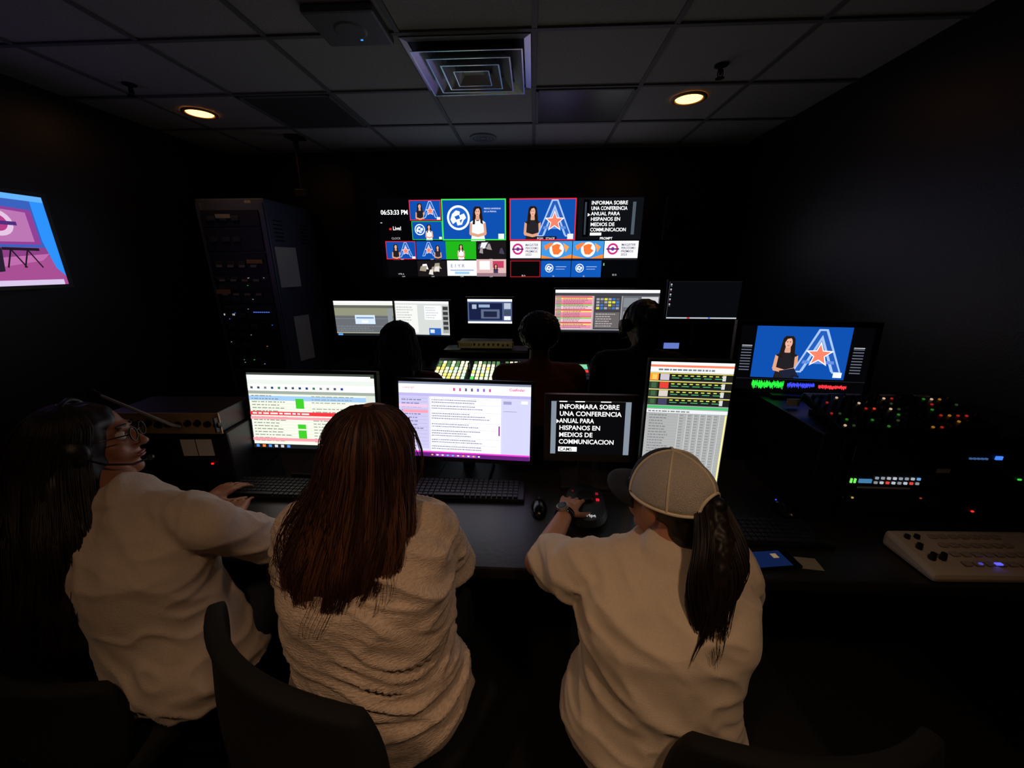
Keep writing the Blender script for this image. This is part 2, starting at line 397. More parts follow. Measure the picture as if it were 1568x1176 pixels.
def scr_cg(s):
    s.fill((196,200,198)); s.rect(0,0,1,.06,(240,242,240)); s.rect(.0,.1,.42,.9,(222,224,220)); s.words(.03,.14,.4,.8,9,(180,180,180),.4,.09)
    s.rect(.55,.12,.86,.52,(232,234,232)); s.words(.57,.15,.84,.5,5,(180,185,190),.4,.09); s.rect(.62,.76,.84,.96,(40,90,170)); s.rect(.64,.8,.72,.9,(200,215,240)); s.rect(.88,.12,.99,.9,(150,152,150))
    for i in range(5): s.rect(.89,.15+i*.14,.98,.24+i*.14,(50,52,54))
    s.rect(0,.955,1,1,(20,22,28))
def scr_small(s):
    s.fill((70,84,120)); s.rect(0,0,1,.1,(225,228,232)); s.rect(.03,.16,.78,.86,(22,30,62)); s.rect(.10,.22,.2,.4,(160,170,190)); s.rect(.25,.22,.5,.34,(140,160,190)); s.rect(.3,.42,.72,.8,(86,98,124)); s.rect(.36,.5,.66,.74,(28,34,60))
    s.rect(.82,.16,.97,.4,(170,180,195)); s.rect(.82,.45,.97,.66,(60,70,90)); s.rect(.82,.7,.97,.86,(220,225,235)); s.rect(0,.92,1,1,(230,232,235))
def scr_wide(s):
    s.fill((150,146,150)); s.rect(0,0,1,.07,(240,240,242)); s.rect(0,.07,1,.14,(60,60,66)); s.rect(0,.14,.37,.93,(205,170,180))
    cols=[(220,60,60),(120,190,70),(226,120,150),(222,190,200),(225,80,110),(230,200,90),(215,190,195),(205,120,150)]
    for i in range(20):
        y=.15+i*.038; s.rect(.005,y,.36,y+.03,cols[(i*5)%8]); s.rect(.01,y+.006,.06,y+.024,(80,120,90)); s.words(.08,y,.35,y+.034,1,(120,70,90),.4,.07)
    s.rect(.38,.14,.64,.93,(58,58,64))
    for r in range(4):
        for q in range(6): s.rect(.40+q*.038,.19+r*.07,.43+q*.038,.24+r*.07,random.choice([(150,150,160),(60,110,180),(200,200,60),(90,90,95)]))
    s.rect(.39,.52,.63,.9,(96,92,92)); s.words(.40,.54,.62,.88,6,(170,160,160),.4,.1)
    s.rect(.65,.14,1,.93,(92,94,100)); s.rect(.66,.18,.8,.4,(120,126,132)); s.rect(.83,.16,.99,.5,(190,190,194)); s.words(.84,.2,.98,.48,4,(110,110,120),.4,.12); s.rect(.66,.5,.99,.86,(124,124,128)); s.words(.67,.54,.97,.84,5,(180,180,180),.35,.06)
    s.rect(0,.95,1,1,(24,24,30))
def scr_dark(s):
    s.fill((7,8,11)); s.rect(0,.955,1,.985,(190,196,205)); s.rect(0,.0,.008,1,(60,66,72)); s.rect(0,0,1,.006,(30,34,38))
    for i in range(5): s.ell(.03,.08+i*.13,0,.022,(170,180,190),10,True); s.rect(.018,.12+i*.13,.042,.128+i*.13,(180,60,60) if i%2 else (140,150,160))
    s.rect(.3,.955,.34,.985,(225,60,60)); s.rect(.6,.955,.63,.985,(80,120,220))
def scr_pgm(s):
    s.fill((4,4,6)); c=s.sub(.12,.0,.84,.80); c.fill(BLUE); lady(c,.36,.2,.8,dress=(30,28,32)); logoA(c,.70,.47,.43); c.poly([(.3,.86),(.46,.80),(.52,.96),(.36,1.0)],(25,30,50)); c.rect(.88,.86,.97,.96,(225,230,235)); c.text(.44,.99,.05,"PGM",(20,20,30),bold=True)
    for x in (.02,.87):
        for i in range(9): s.rect(x,.32+i*.045,x+.08,.336+i*.045,(90,95,110))
    s.rect(.02,.30,.10,.308,(230,230,235)); s.rect(.87,.30,.95,.308,(230,230,235))
    for i in range(60):
        x=.14+i*.0042; a=random.uniform(.0,.12); s.rect(x,.84+random.uniform(0,.05),x+.0046,.92+a*.6,(40,225,60))
    for i in range(50):
        x=.42+i*.0042; a=random.uniform(0,.08); s.rect(x,.86+random.uniform(0,.03),x+.0046,.91+a*.6,(60,70,235))
    for i in range(50):
        x=.66+i*.0042; a=random.uniform(0,.06); s.rect(x,.88+random.uniform(0,.02),x+.0046,.925+a*.5,(235,50,60))
    s.rect(.0,.82,1,.825,(40,44,50))
def scr_walltv(s):
    s.fill((52,86,170)); s.rect(0,0,1,.06,(90,160,225)); s.poly([(0,.60),(1,.57),(1,1),(0,1)],(128,58,122)); s.poly([(0,.82),(1,.66),(1,1),(0,1)],(150,70,132)); s.poly([(.3,.78),(.95,.64),(.9,.72),(.4,.9)],(172,96,156))
    s.poly([(.55,.12),(.92,.16),(.92,.54),(.55,.56)],(130,56,134)); s.poly([(.58,.15),(.89,.19),(.89,.51),(.58,.53)],(168,104,160)); s.ell(.74,.32,0,.14,(205,176,204),20,True); s.ell(.74,.32,0,.09,(160,54,122),20,True); s.rect(.66,.30,.83,.34,(70,40,110))
    s.poly([(.93,.06),(1,.06),(1,.9),(.96,.8),(.93,.5)],(40,130,225)); s.rect(.0,.2,.5,.56,(50,50,120))
    for x in (.76,.84): s.line((x,.60),(x-.04,.80),.015,(30,20,30)); s.line((x,.60),(x+.05,.80),.015,(30,20,30))
    s.rect(.72,.58,.90,.61,(30,20,30)); s.poly([(.1,.3),(.3,.25),(.4,.9),(.05,.95)],(30,26,40))
    s.poly([(.54,.50),(.60,.42),(.67,.44),(.72,.60),(.70,.84),(.62,.86),(.60,.7),(.54,.72)],(34,26,44)); s.ell(.625,.37,0,.05,(196,140,124),16,True); s.poly([(.595,.36),(.60,.31),(.65,.31),(.655,.36),(.645,.33),(.61,.335)],(36,24,26)); s.rect(.5,.94,.98,1,(195,180,212))
# ---------------------------------------------------------------- monitor builder
def monitor(name,c,w,h,draw,yaw=0,tilt=0,floorz=None,bez=0.012,bot=None,thick=0.03,stand=True,backwall=None,m=None,basew=0.22):
    m=m or BLK; bot=bez if bot is None else bot
    rt=Root(name,c,yaw); T=Matrix.Rotation(-tilt,4,'X')
    b=Base(); s=S(b,-w/2,h/2,w,h); draw(s); put(rt,'display',b,T)
    t3=T.to_3x3()
    L=[((0,thick/2+.001,0),(w+.004,thick,h+.004))]
    fr=[]
    y=thick/2-.004
    fr.append(((0,y,h/2+bez/2),(w+2*bez,thick,bez))); fr.append(((0,y,-h/2-bot/2),(w+2*bez,thick,bot)))
    fr.append(((-w/2-bez/2,y,0),(bez,thick,h))); fr.append(((w/2+bez/2,y,0),(bez,thick,h)))
    lst=[(t3@Vector(a),sz,t3) for a,sz in L]
    boxes(rt,'panel',lst,m,.002)
    boxes(rt,'bezel',[(t3@Vector(a),sz,t3) for a,sz in fr],m,.0015)
    boxes(rt,'rear_housing',[(t3@Vector((0,thick+.012,0)),(w*.6,.03,h*.6),t3)],m,.008)
    if stand and floorz is not None:
        z0=floorz-c[2]
        boxes(rt,'stand_neck',[((0,thick+.04,(z0+0)/2),(.05,.025,-z0))],m,.004)
        boxes(rt,'stand_foot',[((0,thick+.0,z0+.008),(basew,.17,.014))],m,.005)
    if backwall is not None:
        boxes(rt,'wall_mount',[((0,thick+(backwall-thick)/2,0),(w*.35,max(.01,backwall-thick),h*.4))],DKM,.002)
    return rt
# ================================================================= ROOM
XL,XR,YB,YF,ZC=-2.9,1.80,3.9,-1.6,2.60
WALL=mat('black_wall_paint',(22,22,26),0.42,bump=0.2,bscale=120,var=.15)
def plane_box(name,c,s,m):
    bm=bmesh.new(); abox(bm,c,s); return link(name,bm2(bm,name),m,None)
plane_box('wall_back',((XL+XR)/2,YB+.05,1.35),(XR-XL+.2,.1,2.9),WALL)
plane_box('wall_front',((XL+XR)/2,YF-.05,1.35),(XR-XL+.2,.1,2.9),WALL)
plane_box('wall_left',(XL-.05,(YB+YF)/2,1.35),(.1,YB-YF,2.9),WALL)
plane_box('wall_right',(XR+.05,(YB+YF)/2,1.35),(.1,YB-YF,2.9),WALL)
plane_box('floor',((XL+XR)/2,(YB+YF)/2,-.05),(XR-XL,YB-YF,.1),mat('dark_carpet',(20,19,20),.95,bump=.6,bscale=250,var=.3))
plane_box('ceiling',((XL+XR)/2,(YB+YF)/2,ZC+.05),(XR-XL,YB-YF,.1),mat('ceiling_tile',(186,184,174),.9,bump=.5,bscale=90,var=.1))
TB=mat('ceiling_grid_metal',(124,122,118),.6)
gx=[-.01+.61*k for k in range(-4,3)]; gy=[2.66+.585*k for k in range(-7,3)]
bm=bmesh.new()
for x in gx: abox(bm,(x,(YB+YF)/2,ZC-.004),(.024,YB-YF,.008))
for y in gy: abox(bm,((XL+XR)/2,y,ZC-.0045),(XR-XL,.024,.009))
link('trim_1',bm2(bm,'ceiling_grid'),TB,None)
bm=bmesh.new(); abox(bm,(XL+.006,(YB+YF)/2,.05),(.012,YB-YF,.1)); link('baseboard_left',bm2(bm,'bbl'),BLK,None)
bm=bmesh.new(); abox(bm,(XR-.006,(YB+YF)/2,.05),(.012,YB-YF,.1)); link('baseboard_right',bm2(bm,'bbr'),BLK,None)
# diffuser
rt=Root('ceiling_air_diffuser',(-.325,2.37,ZC))
AL=mat('diffuser_metal',(228,235,240),.22,metal=.55,bump=.1,bscale=30)
bm=bmesh.new()
def sqring(bm,ro,zo,ri,zi,ky=.93):
    o=[bm.verts.new((sx*ro,sy*ro*ky,zo)) for sx,sy in ((-1,-1),(1,-1),(1,1),(-1,1))]
    i=[bm.verts.new((sx*ri,sy*ri*ky,zi)) for sx,sy in ((-1,-1),(1,-1),(1,1),(-1,1))]
    for k in range(4): bm.faces.new((o[k],o[(k+1)%4],i[(k+1)%4],i[k]))
sqring(bm,.298,-.010,.268,-.014)
sqring(bm,.205,-.010,.255,-.052); sqring(bm,.255,-.052,.262,-.052)
sqring(bm,.150,-.012,.195,-.058); sqring(bm,.195,-.058,.202,-.058)
sqring(bm,.095,-.014,.138,-.064); sqring(bm,.138,-.064,.145,-.064)
sqring(bm,.050,-.030,.085,-.068); sqring(bm,.085,-.068,.090,-.068); sqring(bm,.050,-.030,.0001,-.030)
me=bm2(bm,'vanes'); o=link('vanes',me,AL,rt); sd=o.modifiers.new('s','SOLIDIFY'); sd.thickness=.002
boxes(rt,'throat',[((0,0,-.006),(.54,.50,.004))],mat('duct_dark',(60,60,66),.6))
# ceiling off panels + speaker
PN=mat('lens_panel',(95,95,92),.3,bump=.2,bscale=150)
for (x,y) in ((.295,2.95),(-1.54,2.95)):
    rt=Root('ceiling_light_panel',(x,y,ZC))
    boxes(rt,'lens',[((0,0,-.008),(.56,.53,.006))],PN,.002)
    boxes(rt,'frame',[((0,.27,-.011),(.586,.02,.008)),((0,-.27,-.011),(.586,.02,.008)),((.285,0,-.011),(.02,.56,.008)),((-.285,0,-.011),(.02,.56,.008))],TB,.002)
rt=Root('ceiling_speaker',(-.42,3.55,ZC)); cyls(rt,'grille',[((0,0,0),(0,0,-.012),.11,.105,32)],mat('grille_white',(165,163,160),.7,bump=.6,bscale=300)); 
bm=bmesh.new()
for r in (.03,.055,.08): 
    for i in range(32):
        a=2*math.pi*i/32; abox(bm,(r*math.cos(a),r*math.sin(a),-.013),(.008,.003,.002),Matrix.Rotation(a+math.pi/2,3,'Z'))
link('grille_slots',bm2(bm,'slots'),BLK,rt)
# downlights
def downlight(x,y,glow,power,col=(1,.60,.30),size=120,rot=0):
    rt=Root('recessed_downlight',(x,y,ZC))
    bm=bmesh.new(); n=32
    prof=[(.105,-.002),(.105,-.010),(.085,-.012),(.080,-.006)]
    rings=[[bm.verts.new((r*math.cos(2*math.pi*i/n),r*math.sin(2*math.pi*i/n),z)) for i in range(n)] for r,z in prof]
    for A,B in zip(rings[:-1],rings[1:]):
        for i in range(n): bm.faces.new((A[i],A[(i+1)%n],B[(i+1)%n],B[i]))
    link('trim_ring',bm2(bm,'ring'),mat('lamp_trim',(190,150,110),.4),rt,smooth=True)
    m=mat('lamp_glow_%d'%glow,(255,190,110),.5,emis=(255,176,92),estr=glow)
    cyls(rt,'lamp_lens',[((0,0,-.002),(0,0,-.008),.080,.076,32)],m)
    l=bpy.data.lights.new('lamp','SPOT'); l.energy=power; l.color=col; l.spot_size=R(size); l.spot_blend=1.0; l.shadow_soft_size=.07
    lo=bpy.data.objects.new('lamp_light',l); COL.objects.link(lo); lo.parent=rt.e; lo.location=(0,0,-.03); lo.rotation_euler=(rot,0,0)
downlight(-2.28,2.93,6,2.2); downlight(.95,2.86,6,2.2)
downlight(-.50,-.25,4,21,(1,.63,.37),85,R(14)); downlight(.42,-.25,4,25,(1,.65,.40),85,R(14))
# sprinklers
for (x,y) in ((-2.33,2.50),(.96,2.45)):
    rt=Root('fire_sprinkler',(x,y,ZC))
    cyls(rt,'head',[((0,0,0),(0,0,-.006),.035,.033,20),((0,0,-.006),(0,0,-.045),.009,.007,12),((0,0,-.058),(0,0,-.061),.022,.022,16)],DKM)
    cyls(rt,'arms',[((.011,0,-.02),(.014,0,-.045),.003,.003,8),((-.011,0,-.02),(-.014,0,-.045),.003,.003,8),((.014,0,-.045),(0,0,-.06),.003,.003,8),((-.014,0,-.045),(0,0,-.06),.003,.003,8)],DKM)
# flush wireless access point
rt=Root('wireless_access_point',(-.80,1.99,ZC))
boxes(rt,'housing',[((0,0,-.016),(.30,.26,.030))],mat('access_point_shell',(120,120,118),.5),.012)
cyls(rt,'centre_dome',[((0,0,-.031),(0,0,-.036),.07,.06,32)],mat('access_point_shell',(120,120,118),.5))
litboxes(rt,'status_led',[((.02,.07,-.033),(.010,.005,.003),(60,150,255))])
# ================================================================= VIDEO WALL
monitor('wall_television',(-.84,3.80,1.845),1.195,.70,tv_left,bez=.008,thick=.05,stand=False,backwall=.1)
monitor('wall_television',(.375,3.80,1.845),1.205,.70,tv_right,bez=.008,thick=.05,stand=False,backwall=.1)
monitor('wall_television',(-2.80,1.81,1.735),.90,.475,scr_walltv,yaw=R(90),bez=.022,thick=.04,stand=False,backwall=.1,m=mat('tv_bezel_grey',(52,52,56),.35))
# ================================================================= REAR DESK
RD=.82
DESK=mat('desk_laminate',(24,22,23),.42,bump=.1,bscale=80)
rt=Root('control_desk',(-.1,2.75,0))
boxes(rt,'top',[((0,0,RD-.02),(3.1,.95,.04))],DESK,.006)
boxes(rt,'panels',[((-1.5,.0,(RD-.04)/2),(.04,.85,RD-.04)),((1.5,0,(RD-.04)/2),(.04,.85,RD-.04)),((0,.40,(RD-.04)/2),(2.96,.03,RD-.04)),((-.5,.1,(RD-.04)/2),(.03,.56,RD-.04)),((.5,.1,(RD-.04)/2),(.03,.56,RD-.04))],DESK,.004)
monitor('computer_monitor',(-1.29,2.92,1.215),.46,.265,scr_daw,floorz=RD)
monitor('computer_monitor',(-.84,2.92,1.215),.425,.265,scr_cg,yaw=R(-4),floorz=RD)
monitor('computer_monitor',(-.32,2.92,1.275),.335,.18,scr_small,floorz=RD,bez=.016,basew=.18)
monitor('ultrawide_monitor',(.545,2.92,1.28),.755,.31,scr_wide,floorz=RD,basew=.3)
monitor('computer_monitor',(1.22,2.88,1.365),.50,.265,scr_dark,yaw=R(0),floorz=RD)
# switcher
rt=Root('video_switcher_panel',(-.33,2.44,RD))
TS=Matrix.Rotation(R(14),3,'X')
boxes(rt,'chassis',[((0,0,.085),(.62,.34,.09),TS)],DKM,.006)
boxes(rt,'support',[((0,.02,.03),(.56,.26,.06))],DKM,.004)
lst=[]
random.seed(3)
for r in range(7):
    for c in range(20):
        if c in (7,14): continue
        x=-.285+c*.030; y=-.14+r*.042
        col=random.choice([(255,240,190),(235,255,210),(255,245,215),(250,230,120),(215,255,215)])
        if r in(0,1) and random.random()<.25: col=random.choice([(255,60,40),(90,230,90),(70,190,255)])
        if r>=5 and random.random()<.35: col=(90,130,80)
        lst.append(((x,y,.134),(.020,.024,.008),col))
litboxes(rt,'button_field',lst,TS.to_4x4())
boxes(rt,'fader_bars',[(TS@Vector((-.075,-.0,.16)),(.012,.02,.06),TS),(TS@Vector((.135,-.0,.16)),(.012,.02,.06),TS)],BLKG,.003)
rt=Root('button_controller',(.27,2.48,RD))
boxes(rt,'chassis',[((0,0,.085),(.24,.22,.07),TS)],DKM,.006); boxes(rt,'support',[((0,.02,.03),(.2,.16,.06))],DKM,.004)
lst=[]
for r in range(4):
    for c in range(6):
        lst.append(((-.09+c*.036,-.08+r*.045,.124),(.022,.026,.006),random.choice([(40,160,90),(220,60,50),(230,230,220),(30,30,40),(60,200,200),(230,200,90)])))
lst.append(((.07,.07,.125),(.06,.05,.006),(120,200,150)))
litboxes(rt,'button_field',lst,TS.to_4x4())
BEI=mat('beige_metal',(190,158,112),.5,metal=.1,bump=.1)
def beige_unit(name,c,w,h,d,yaw=0,knobs=8):
    rt=Root(name,c,yaw)
    boxes(rt,'faceplate',[((0,-d/2,0),(w,.006,h))],BEI,.002); boxes(rt,'case',[((0,.004,0),(w*.94,d-.006,h*.95))],BLK,.003)
    L=[]
    for i in range(knobs):
        x=-w*.2+i*w*.085; L.append(((x,-d/2,random.uniform(-.1,.1)*h),(x,-d/2-.014,0),h*.16,h*.13,14))
    cyls(rt,'knobs',L,BLK)
    boxes(rt,'slots',[((-w*.45+i*w*.028,-d/2-.003,0),(w*.012,.002,h*.45)) for i in range(8)],BLK,0)
    boxes(rt,'handles',[((-w*.485,-d/2-.012,0),(.006,.02,h*.7)),((w*.485,-d/2-.012,0),(.006,.02,h*.7))],DKM,.002)
    return rt
beige_unit('audio_patch_unit',(-.33,2.75,1.065),.40,.05,.12)
rt=Root('desk_riser',(-.33,2.78,RD)); boxes(rt,'shelf',[((0,-.02,.20),(.6,.18,.02)),((-.28,-.02,.095),(.02,.16,.19)),((.28,-.02,.095),(.02,.16,.19))],DESK,.003)
beige_unit('audio_patch_unit',(.62,2.66,RD+.02),.34,.04,.12,knobs=4)
rt=Root('intercom_panel',(1.15,2.53,RD)); boxes(rt,'chassis',[((0,0,.09),(.46,.3,.1),TS)],DKM,.006); boxes(rt,'support',[((0,.02,.03),(.4,.22,.06))],DKM,.004)
lst=[]
for r in range(5):
    for c in range(14): lst.append(((-.2+c*.03,-.11+r*.045,.144),(.018,.014,.006),random.choice([(40,40,50),(90,70,55),(50,50,70),(30,30,34),(100,45,38)])))
litboxes(rt,'button_field',lst,TS.to_4x4())
rt=Root('tablet',(.98,2.74,RD)); boxes(rt,'body',[((0,0,.24),(.13,.01,.07),Matrix.Rotation(R(-25),3,'X'))],BLK,.003); boxes(rt,'stand_leg',[((0,.03,.11),(.02,.02,.22))],BLK,.003); litboxes(rt,'display',[((0,-.012,.24),(.105,.002,.05),(90,110,180))])
# ================================================================= EQUIPMENT RACK
rt=Root('equipment_rack',(-2.355,3.47,0))
RK=mat('rack_steel',(100,106,128),.42,metal=.2,bump=.05)
boxes(rt,'cabinet',[((0,.02,1.05),(.55,.70,2.10))],RK,.008)
boxes(rt,'rails',[((-.25,-.335,1.05),(.035,.02,2.04)),((.25,-.335,1.05),(.035,.02,2.04))],RK,.002)
RU=mat('rack_unit_face',(50,54,66),.5,metal=.2,bump=.1)
L=[];K=[];LED=[];lab=[]
z=2.02;random.seed(11)
hs=[.13,.18,.18,.05,.09,.09,.05,.09,.09,.05,.13,.13,.09,.09,.05,.09,.13]
for i,h in enumerate(hs):
    if z-h<.1: break
    L.append(((0,-.335-.004,z-h/2),(.465,.03,h-.008)))
    for k in range(random.choice([2,3,4])):
        K.append(((-.18+k*.1+random.uniform(0,.03),-.358,z-h/2),(.06,.01,min(.035,h*.4))))
    if 3<=i: 
        for k in range(random.choice([1,2,3])):
            LED.append(((-.2+random.random()*.4,-.357,z-h/2+random.uniform(-.3,.3)*h),(.005,.004,.004),random.choice([(70,110,230),(150,170,220),(40,180,70),(190,130,60),(150,160,170)])))
    z-=h
for k in range(8): LED.append(((.05+k*.018,-.357,1.235),(.010,.004,.006),(80,115,220)))
for k in range(7): LED.append(((-.21+k*.014,-.357,1.215),(.006,.004,.014),(170,175,180)))
for k in range(5): LED.append(((-.15+k*.03,-.357,.83),(.006,.004,.005),(60,190,50)))
lab=[((-.05,-.362,1.97),(.12,.003,.03)),((.17,-.362,2.07),(.05,.003,.02))]
for q in range(3):
    for w_ in range(4): lab.append(((-.16+w_*.095,-.366,1.60-q*.11),(.05,.002,.018)))
boxes(rt,'rack_units',L,RU,.004); boxes(rt,'unit_modules',K,mat('unit_grey',(74,76,84),.5),.003); litboxes(rt,'status_leds',LED)
boxes(rt,'unit_labels',lab,mat('label_grey',(170,168,162),.7),.001); boxes(rt,'orange_label',[((-.17,-.364,1.40),(.12,.003,.035)),((.14,-.364,1.635),(.13,.003,.03))],mat('label_tan',(200,160,108),.7),.001)
# taped notes hang slightly away from the cabinet side, curling toward the room
boxes(rt,'paper_notes',[((.295,-.20,1.59),(.003,.24,.32),Matrix.Rotation(R(-14),3,'Z')),((.290,-.12,.98),(.003,.20,.40),Matrix.Rotation(R(-14),3,'Z'))],PAPER,0)
boxes(rt,'side_vents',[((.276,-.25+.024*k,1.80+.03*j),(.003,.015,.010)) for k in range(5) for j in range(6)]+[((.276,.12+.024*k,1.80+.03*j),(.003,.015,.010)) for k in range(5) for j in range(6)],BLKG,0)
rt=Root('speaker_pole_mount',(-1.93,3.45,ZC)); cyls(rt,'pole',[((0,0,0),(0,0,-.42),.02,.02,14)],BLK); boxes(rt,'plate',[((0,0,-.01),(.12,.12,.02))],BLK,.003); boxes(rt,'bracket',[((0,0,-.42),(.1,.08,.06))],BLK,.006)
rt=Root('wall_speaker',(1.25,3.8,2.0)); boxes(rt,'cabinet',[((0,0,0),(.22,.18,.36))],BLK,.012); cyls(rt,'drivers',[((0,-.09,-.06),(0,-.1,-.06),.08,.07,24),((0,-.09,.1),(0,-.1,.1),.03,.025,20)],BLKG)
# ================================================================= FRONT DESK
FD=.74
rt=Root('operator_desk',(0,1.3,0))
boxes(rt,'top',[((0,0,FD-.02),(3.5,.74,.04))],mat('front_desk_laminate',(34,29,27),.36,bump=.1,bscale=60),.008)
boxes(rt,'supports',[((-1.72,.02,(FD-.04)/2),(.04,.66,FD-.04)),((1.72,.02,(FD-.04)/2),(.04,.66,FD-.04)),((0,.34,(FD-.04)/2),(3.4,.03,FD-.04)),((-.56,.20,(FD-.04)/2),(.03,.26,FD-.04)),((.85,.20,(FD-.04)/2),(.03,.26,FD-.04))],DESK,.004)
monitor('computer_monitor',(-.91,1.46,1.018),.545,.325,scr_rundown,yaw=R(-1),tilt=R(6),floorz=FD,bot=.02)
monitor('computer_monitor',(-.275,1.46,.992),.548,.315,scr_script,yaw=R(-3),tilt=R(8),floorz=FD,bot=.02)
monitor('prompter_monitor',(.235,1.42,.988),.310,.218,scr_prompt,yaw=0,tilt=R(6),floorz=FD,bez=.026,bot=.03,m=mat('monitor_grey_plastic',(50,44,44),.4))
monitor('portrait_monitor',(.542,1.285,1.03),.270,.52,scr_tall,yaw=R(-4),tilt=R(2),floorz=FD,bez=.008,basew=.2)
KEY=mat('key_plastic',(30,30,32),.5)
def keyboard(loc,w=.44,d=.13,yaw=0):
    rt=Root('computer_keyboard',loc,yaw)
    boxes(rt,'tray',[((0,0,.009),(w,d,.016))],BLK,.004)
    L=[]
    n=int(w/.0205)
    for r in range(6):
        for c in range(n-1):
            if r==0 and 4<=c<=9: continue
            L.append(((-w/2+.017+c*.0205,-d/2+.014+r*.0205,.020),(.0165,.0165,.008)))
    L.append(((-w/2+.017+6.5*.0205,-d/2+.014,.020),(.118,.0165,.008)))
    boxes(rt,'keys',L,KEY,.0015)
keyboard((-1.00,1.30,FD),w=.40); keyboard((-.24,1.33,FD)); keyboard((.82,1.13,FD),w=.30)
def mouse(loc,yaw=0,glow=None):
    rt=Root('computer_mouse',loc,yaw)
    bm=bmesh.new(); aell(bm,(0,0,.0),(.031,.055,.036))
    for v in bm.verts:
        if v.co.z<0.0: v.co.z=0
    link('shell',bm2(bm,'shell'),BLKG,rt,smooth=True)
    cyls(rt,'scroll_wheel',[((-.004,.03,.030),(.004,.03,.030),.008,.008,14)],KEY)
    if glow: litboxes(rt,'wheel_light',[((0,.044,.024),(.006,.004,.003),glow)])
mouse((.035,1.225,FD)); mouse((.93,1.26,FD),R(10),(60,70,230))
rt=Root('prompter_hand_controller',(.205,1.235,FD),R(-4))
bm=bmesh.new(); aloft(bm,[((0,0,0),.075,.125,0),((0,0,.02),.078,.128,0),((0,.01,.032),.070,.115,0)],32)
link('body',bm2(bm,'body'),BLK,rt)
cyls(rt,'scroll_knob',[((.0,.03,.03),(.0,.03,.045),.033,.030,24)],BLKG)
litboxes(rt,'red_buttons',[((.045,.06,.034),(.010,.010,.004),(130,20,28)),((.045,.02,.034),(.012,.012,.004),(190,25,40)),((-.045,.07,.034),(.008,.008,.003),(70,14,16))])
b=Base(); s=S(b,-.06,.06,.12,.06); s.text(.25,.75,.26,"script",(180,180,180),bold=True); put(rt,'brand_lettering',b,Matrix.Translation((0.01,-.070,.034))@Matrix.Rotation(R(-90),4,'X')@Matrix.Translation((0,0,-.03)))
rt=Root('smartphone',(.735,1.005,FD),R(8)); boxes(rt,'body',[((0,0,.005),(.15,.075,.009))],BLKG,.004)
litboxes(rt,'display',[((-.01,0,.0098),(.115,.062,.0008),(12,24,58)),((.02,.01,.0104),(.018,.018,.0006),(120,100,76))])
rt=Root('business_card',(.845,1.0,FD),R(-6)); boxes(rt,'sheet',[((0,0,.001),(.06,.05,.001))],mat('card_stock',(150,138,118),.7),0)
rt=Root('paper_sheet',(-1.30,1.10,FD),R(12)); boxes(rt,'sheet',[((0,0,.001),(.28,.21,.001))],mat('desk_paper',(215,205,190),.8),0)
rt=Root('camera_control_panel',(1.36,1.03,FD),R(2))
WH=mat('panel_cream',(214,196,178),.45)
bm=bmesh.new(); abox(bm,(0,0,.022),(.44,.165,.04),None,.012)
for v in bm.verts:
    if v.co.z>.02: v.co.z+=.012*(v.co.y/.08)
link('body',bm2(bm,'body'),WH,rt)
L=[]
for x,y in ((-.18,.05),(-.18,0.01),(-.18,-.03),(-.15,.05),(-.15,-.03)): L.append(((x,y,.04),(x,y,.060),.009,.007,16))
cyls(rt,'knobs',L,BLK)
cyls(rt,'joystick',[((.17,-.03,.04),(.17,-.03,.05),.028,.026,24),((.17,-.03,.05),(.17,-.03,.10),.010,.013,16)],BLKG)
boxes(rt,'buttons',[((-.10+.032*c,-.05+.034*r,.042+.004*r),(.022,.016,.006)) for c in range(7) for r in range(4)],mat('button_tan',(184,166,148),.5),.002)
litboxes(rt,'status_leds',[((-.02,-.055,.046),(.018,.008,.004),(90,90,255)),((-.07,-.055,.046),(.008,.006,.004),(60,60,160))])
# right rack console
rt=Root('desktop_equipment_rack',(1.36,1.42,FD))
boxes(rt,'case',[((0,0,.165),(.78,.40,.33))],BLK,.006)
L=[((.0,-.205,.28),(.66,.02,.09)),((.0,-.205,.185),(.66,.02,.085)),((0,-.205,.09),(.66,.02,.085))]
boxes(rt,'rack_units',L,DKM,.004)
boxes(rt,'rack_handles',[((x,-.225,z),(.008,.03,.06)) for x in(-.31,.31) for z in(.28,.185,.09)],BLKG,.003)
lst=[((-.28,-.217,.17),(.005,.004,.016),(110,220,90)),((-.268,-.217,.17),(.005,.004,.016),(110,220,90)),((-.235,-.217,.17),(.04,.004,.014),(60,110,150))]
for k in range(8): lst.append(((-.20+k*.019,-.217,.182),(.009,.004,.008),random.choice([(160,170,180),(120,130,140),(90,140,190),(150,155,160)]))); lst.append(((-.20+k*.019,-.217,.165),(.009,.004,.008),random.choice([(160,170,180),(120,125,130),(190,60,50)])))
for k in range(5): lst.append(((.07+k*.012,-.217,.262),(.007,.004,.006),(50,75,120)))
lst+= [((.155,-.217,.266),(.020,.004,.012),(60,120,245)),((.245,-.217,.19),(.009,.004,.005),(50,190,70)),((.14,-.217,.065),(.007,.004,.005),(230,40,35)),((-.04,-.217,.11),(.005,.004,.004),(120,40,30)),((-.26,-.217,.105),(.005,.004,.005),(160,130,70))]
litboxes(rt,'status_leds',lst)
cyls(rt,'knobs',[((x,-.21,z),(x,-.235,z),.014,.012,16) for x,z in((.05,.19),(.1,.19),(-.02,.09),(.08,.09),(.14,.09))],BLKG)
boxes(rt,'unit_labels',[((.0,-.217,.215),(.04,.002,.014)),((-.17,-.217,.145),(.17,.002,.006))],mat('label_grey',(110,108,104),.7),0)
rt=Root('audio_mixer',(1.27,1.33,FD+.33))
TM=Matrix.Rotation(R(14),3,'X')
boxes(rt,'chassis',[((0,0,.035),(.50,.22,.03),TM)],DKM,.006); boxes(rt,'support',[((0,.0,.010),(.46,.16,.02))],DKM,.003)
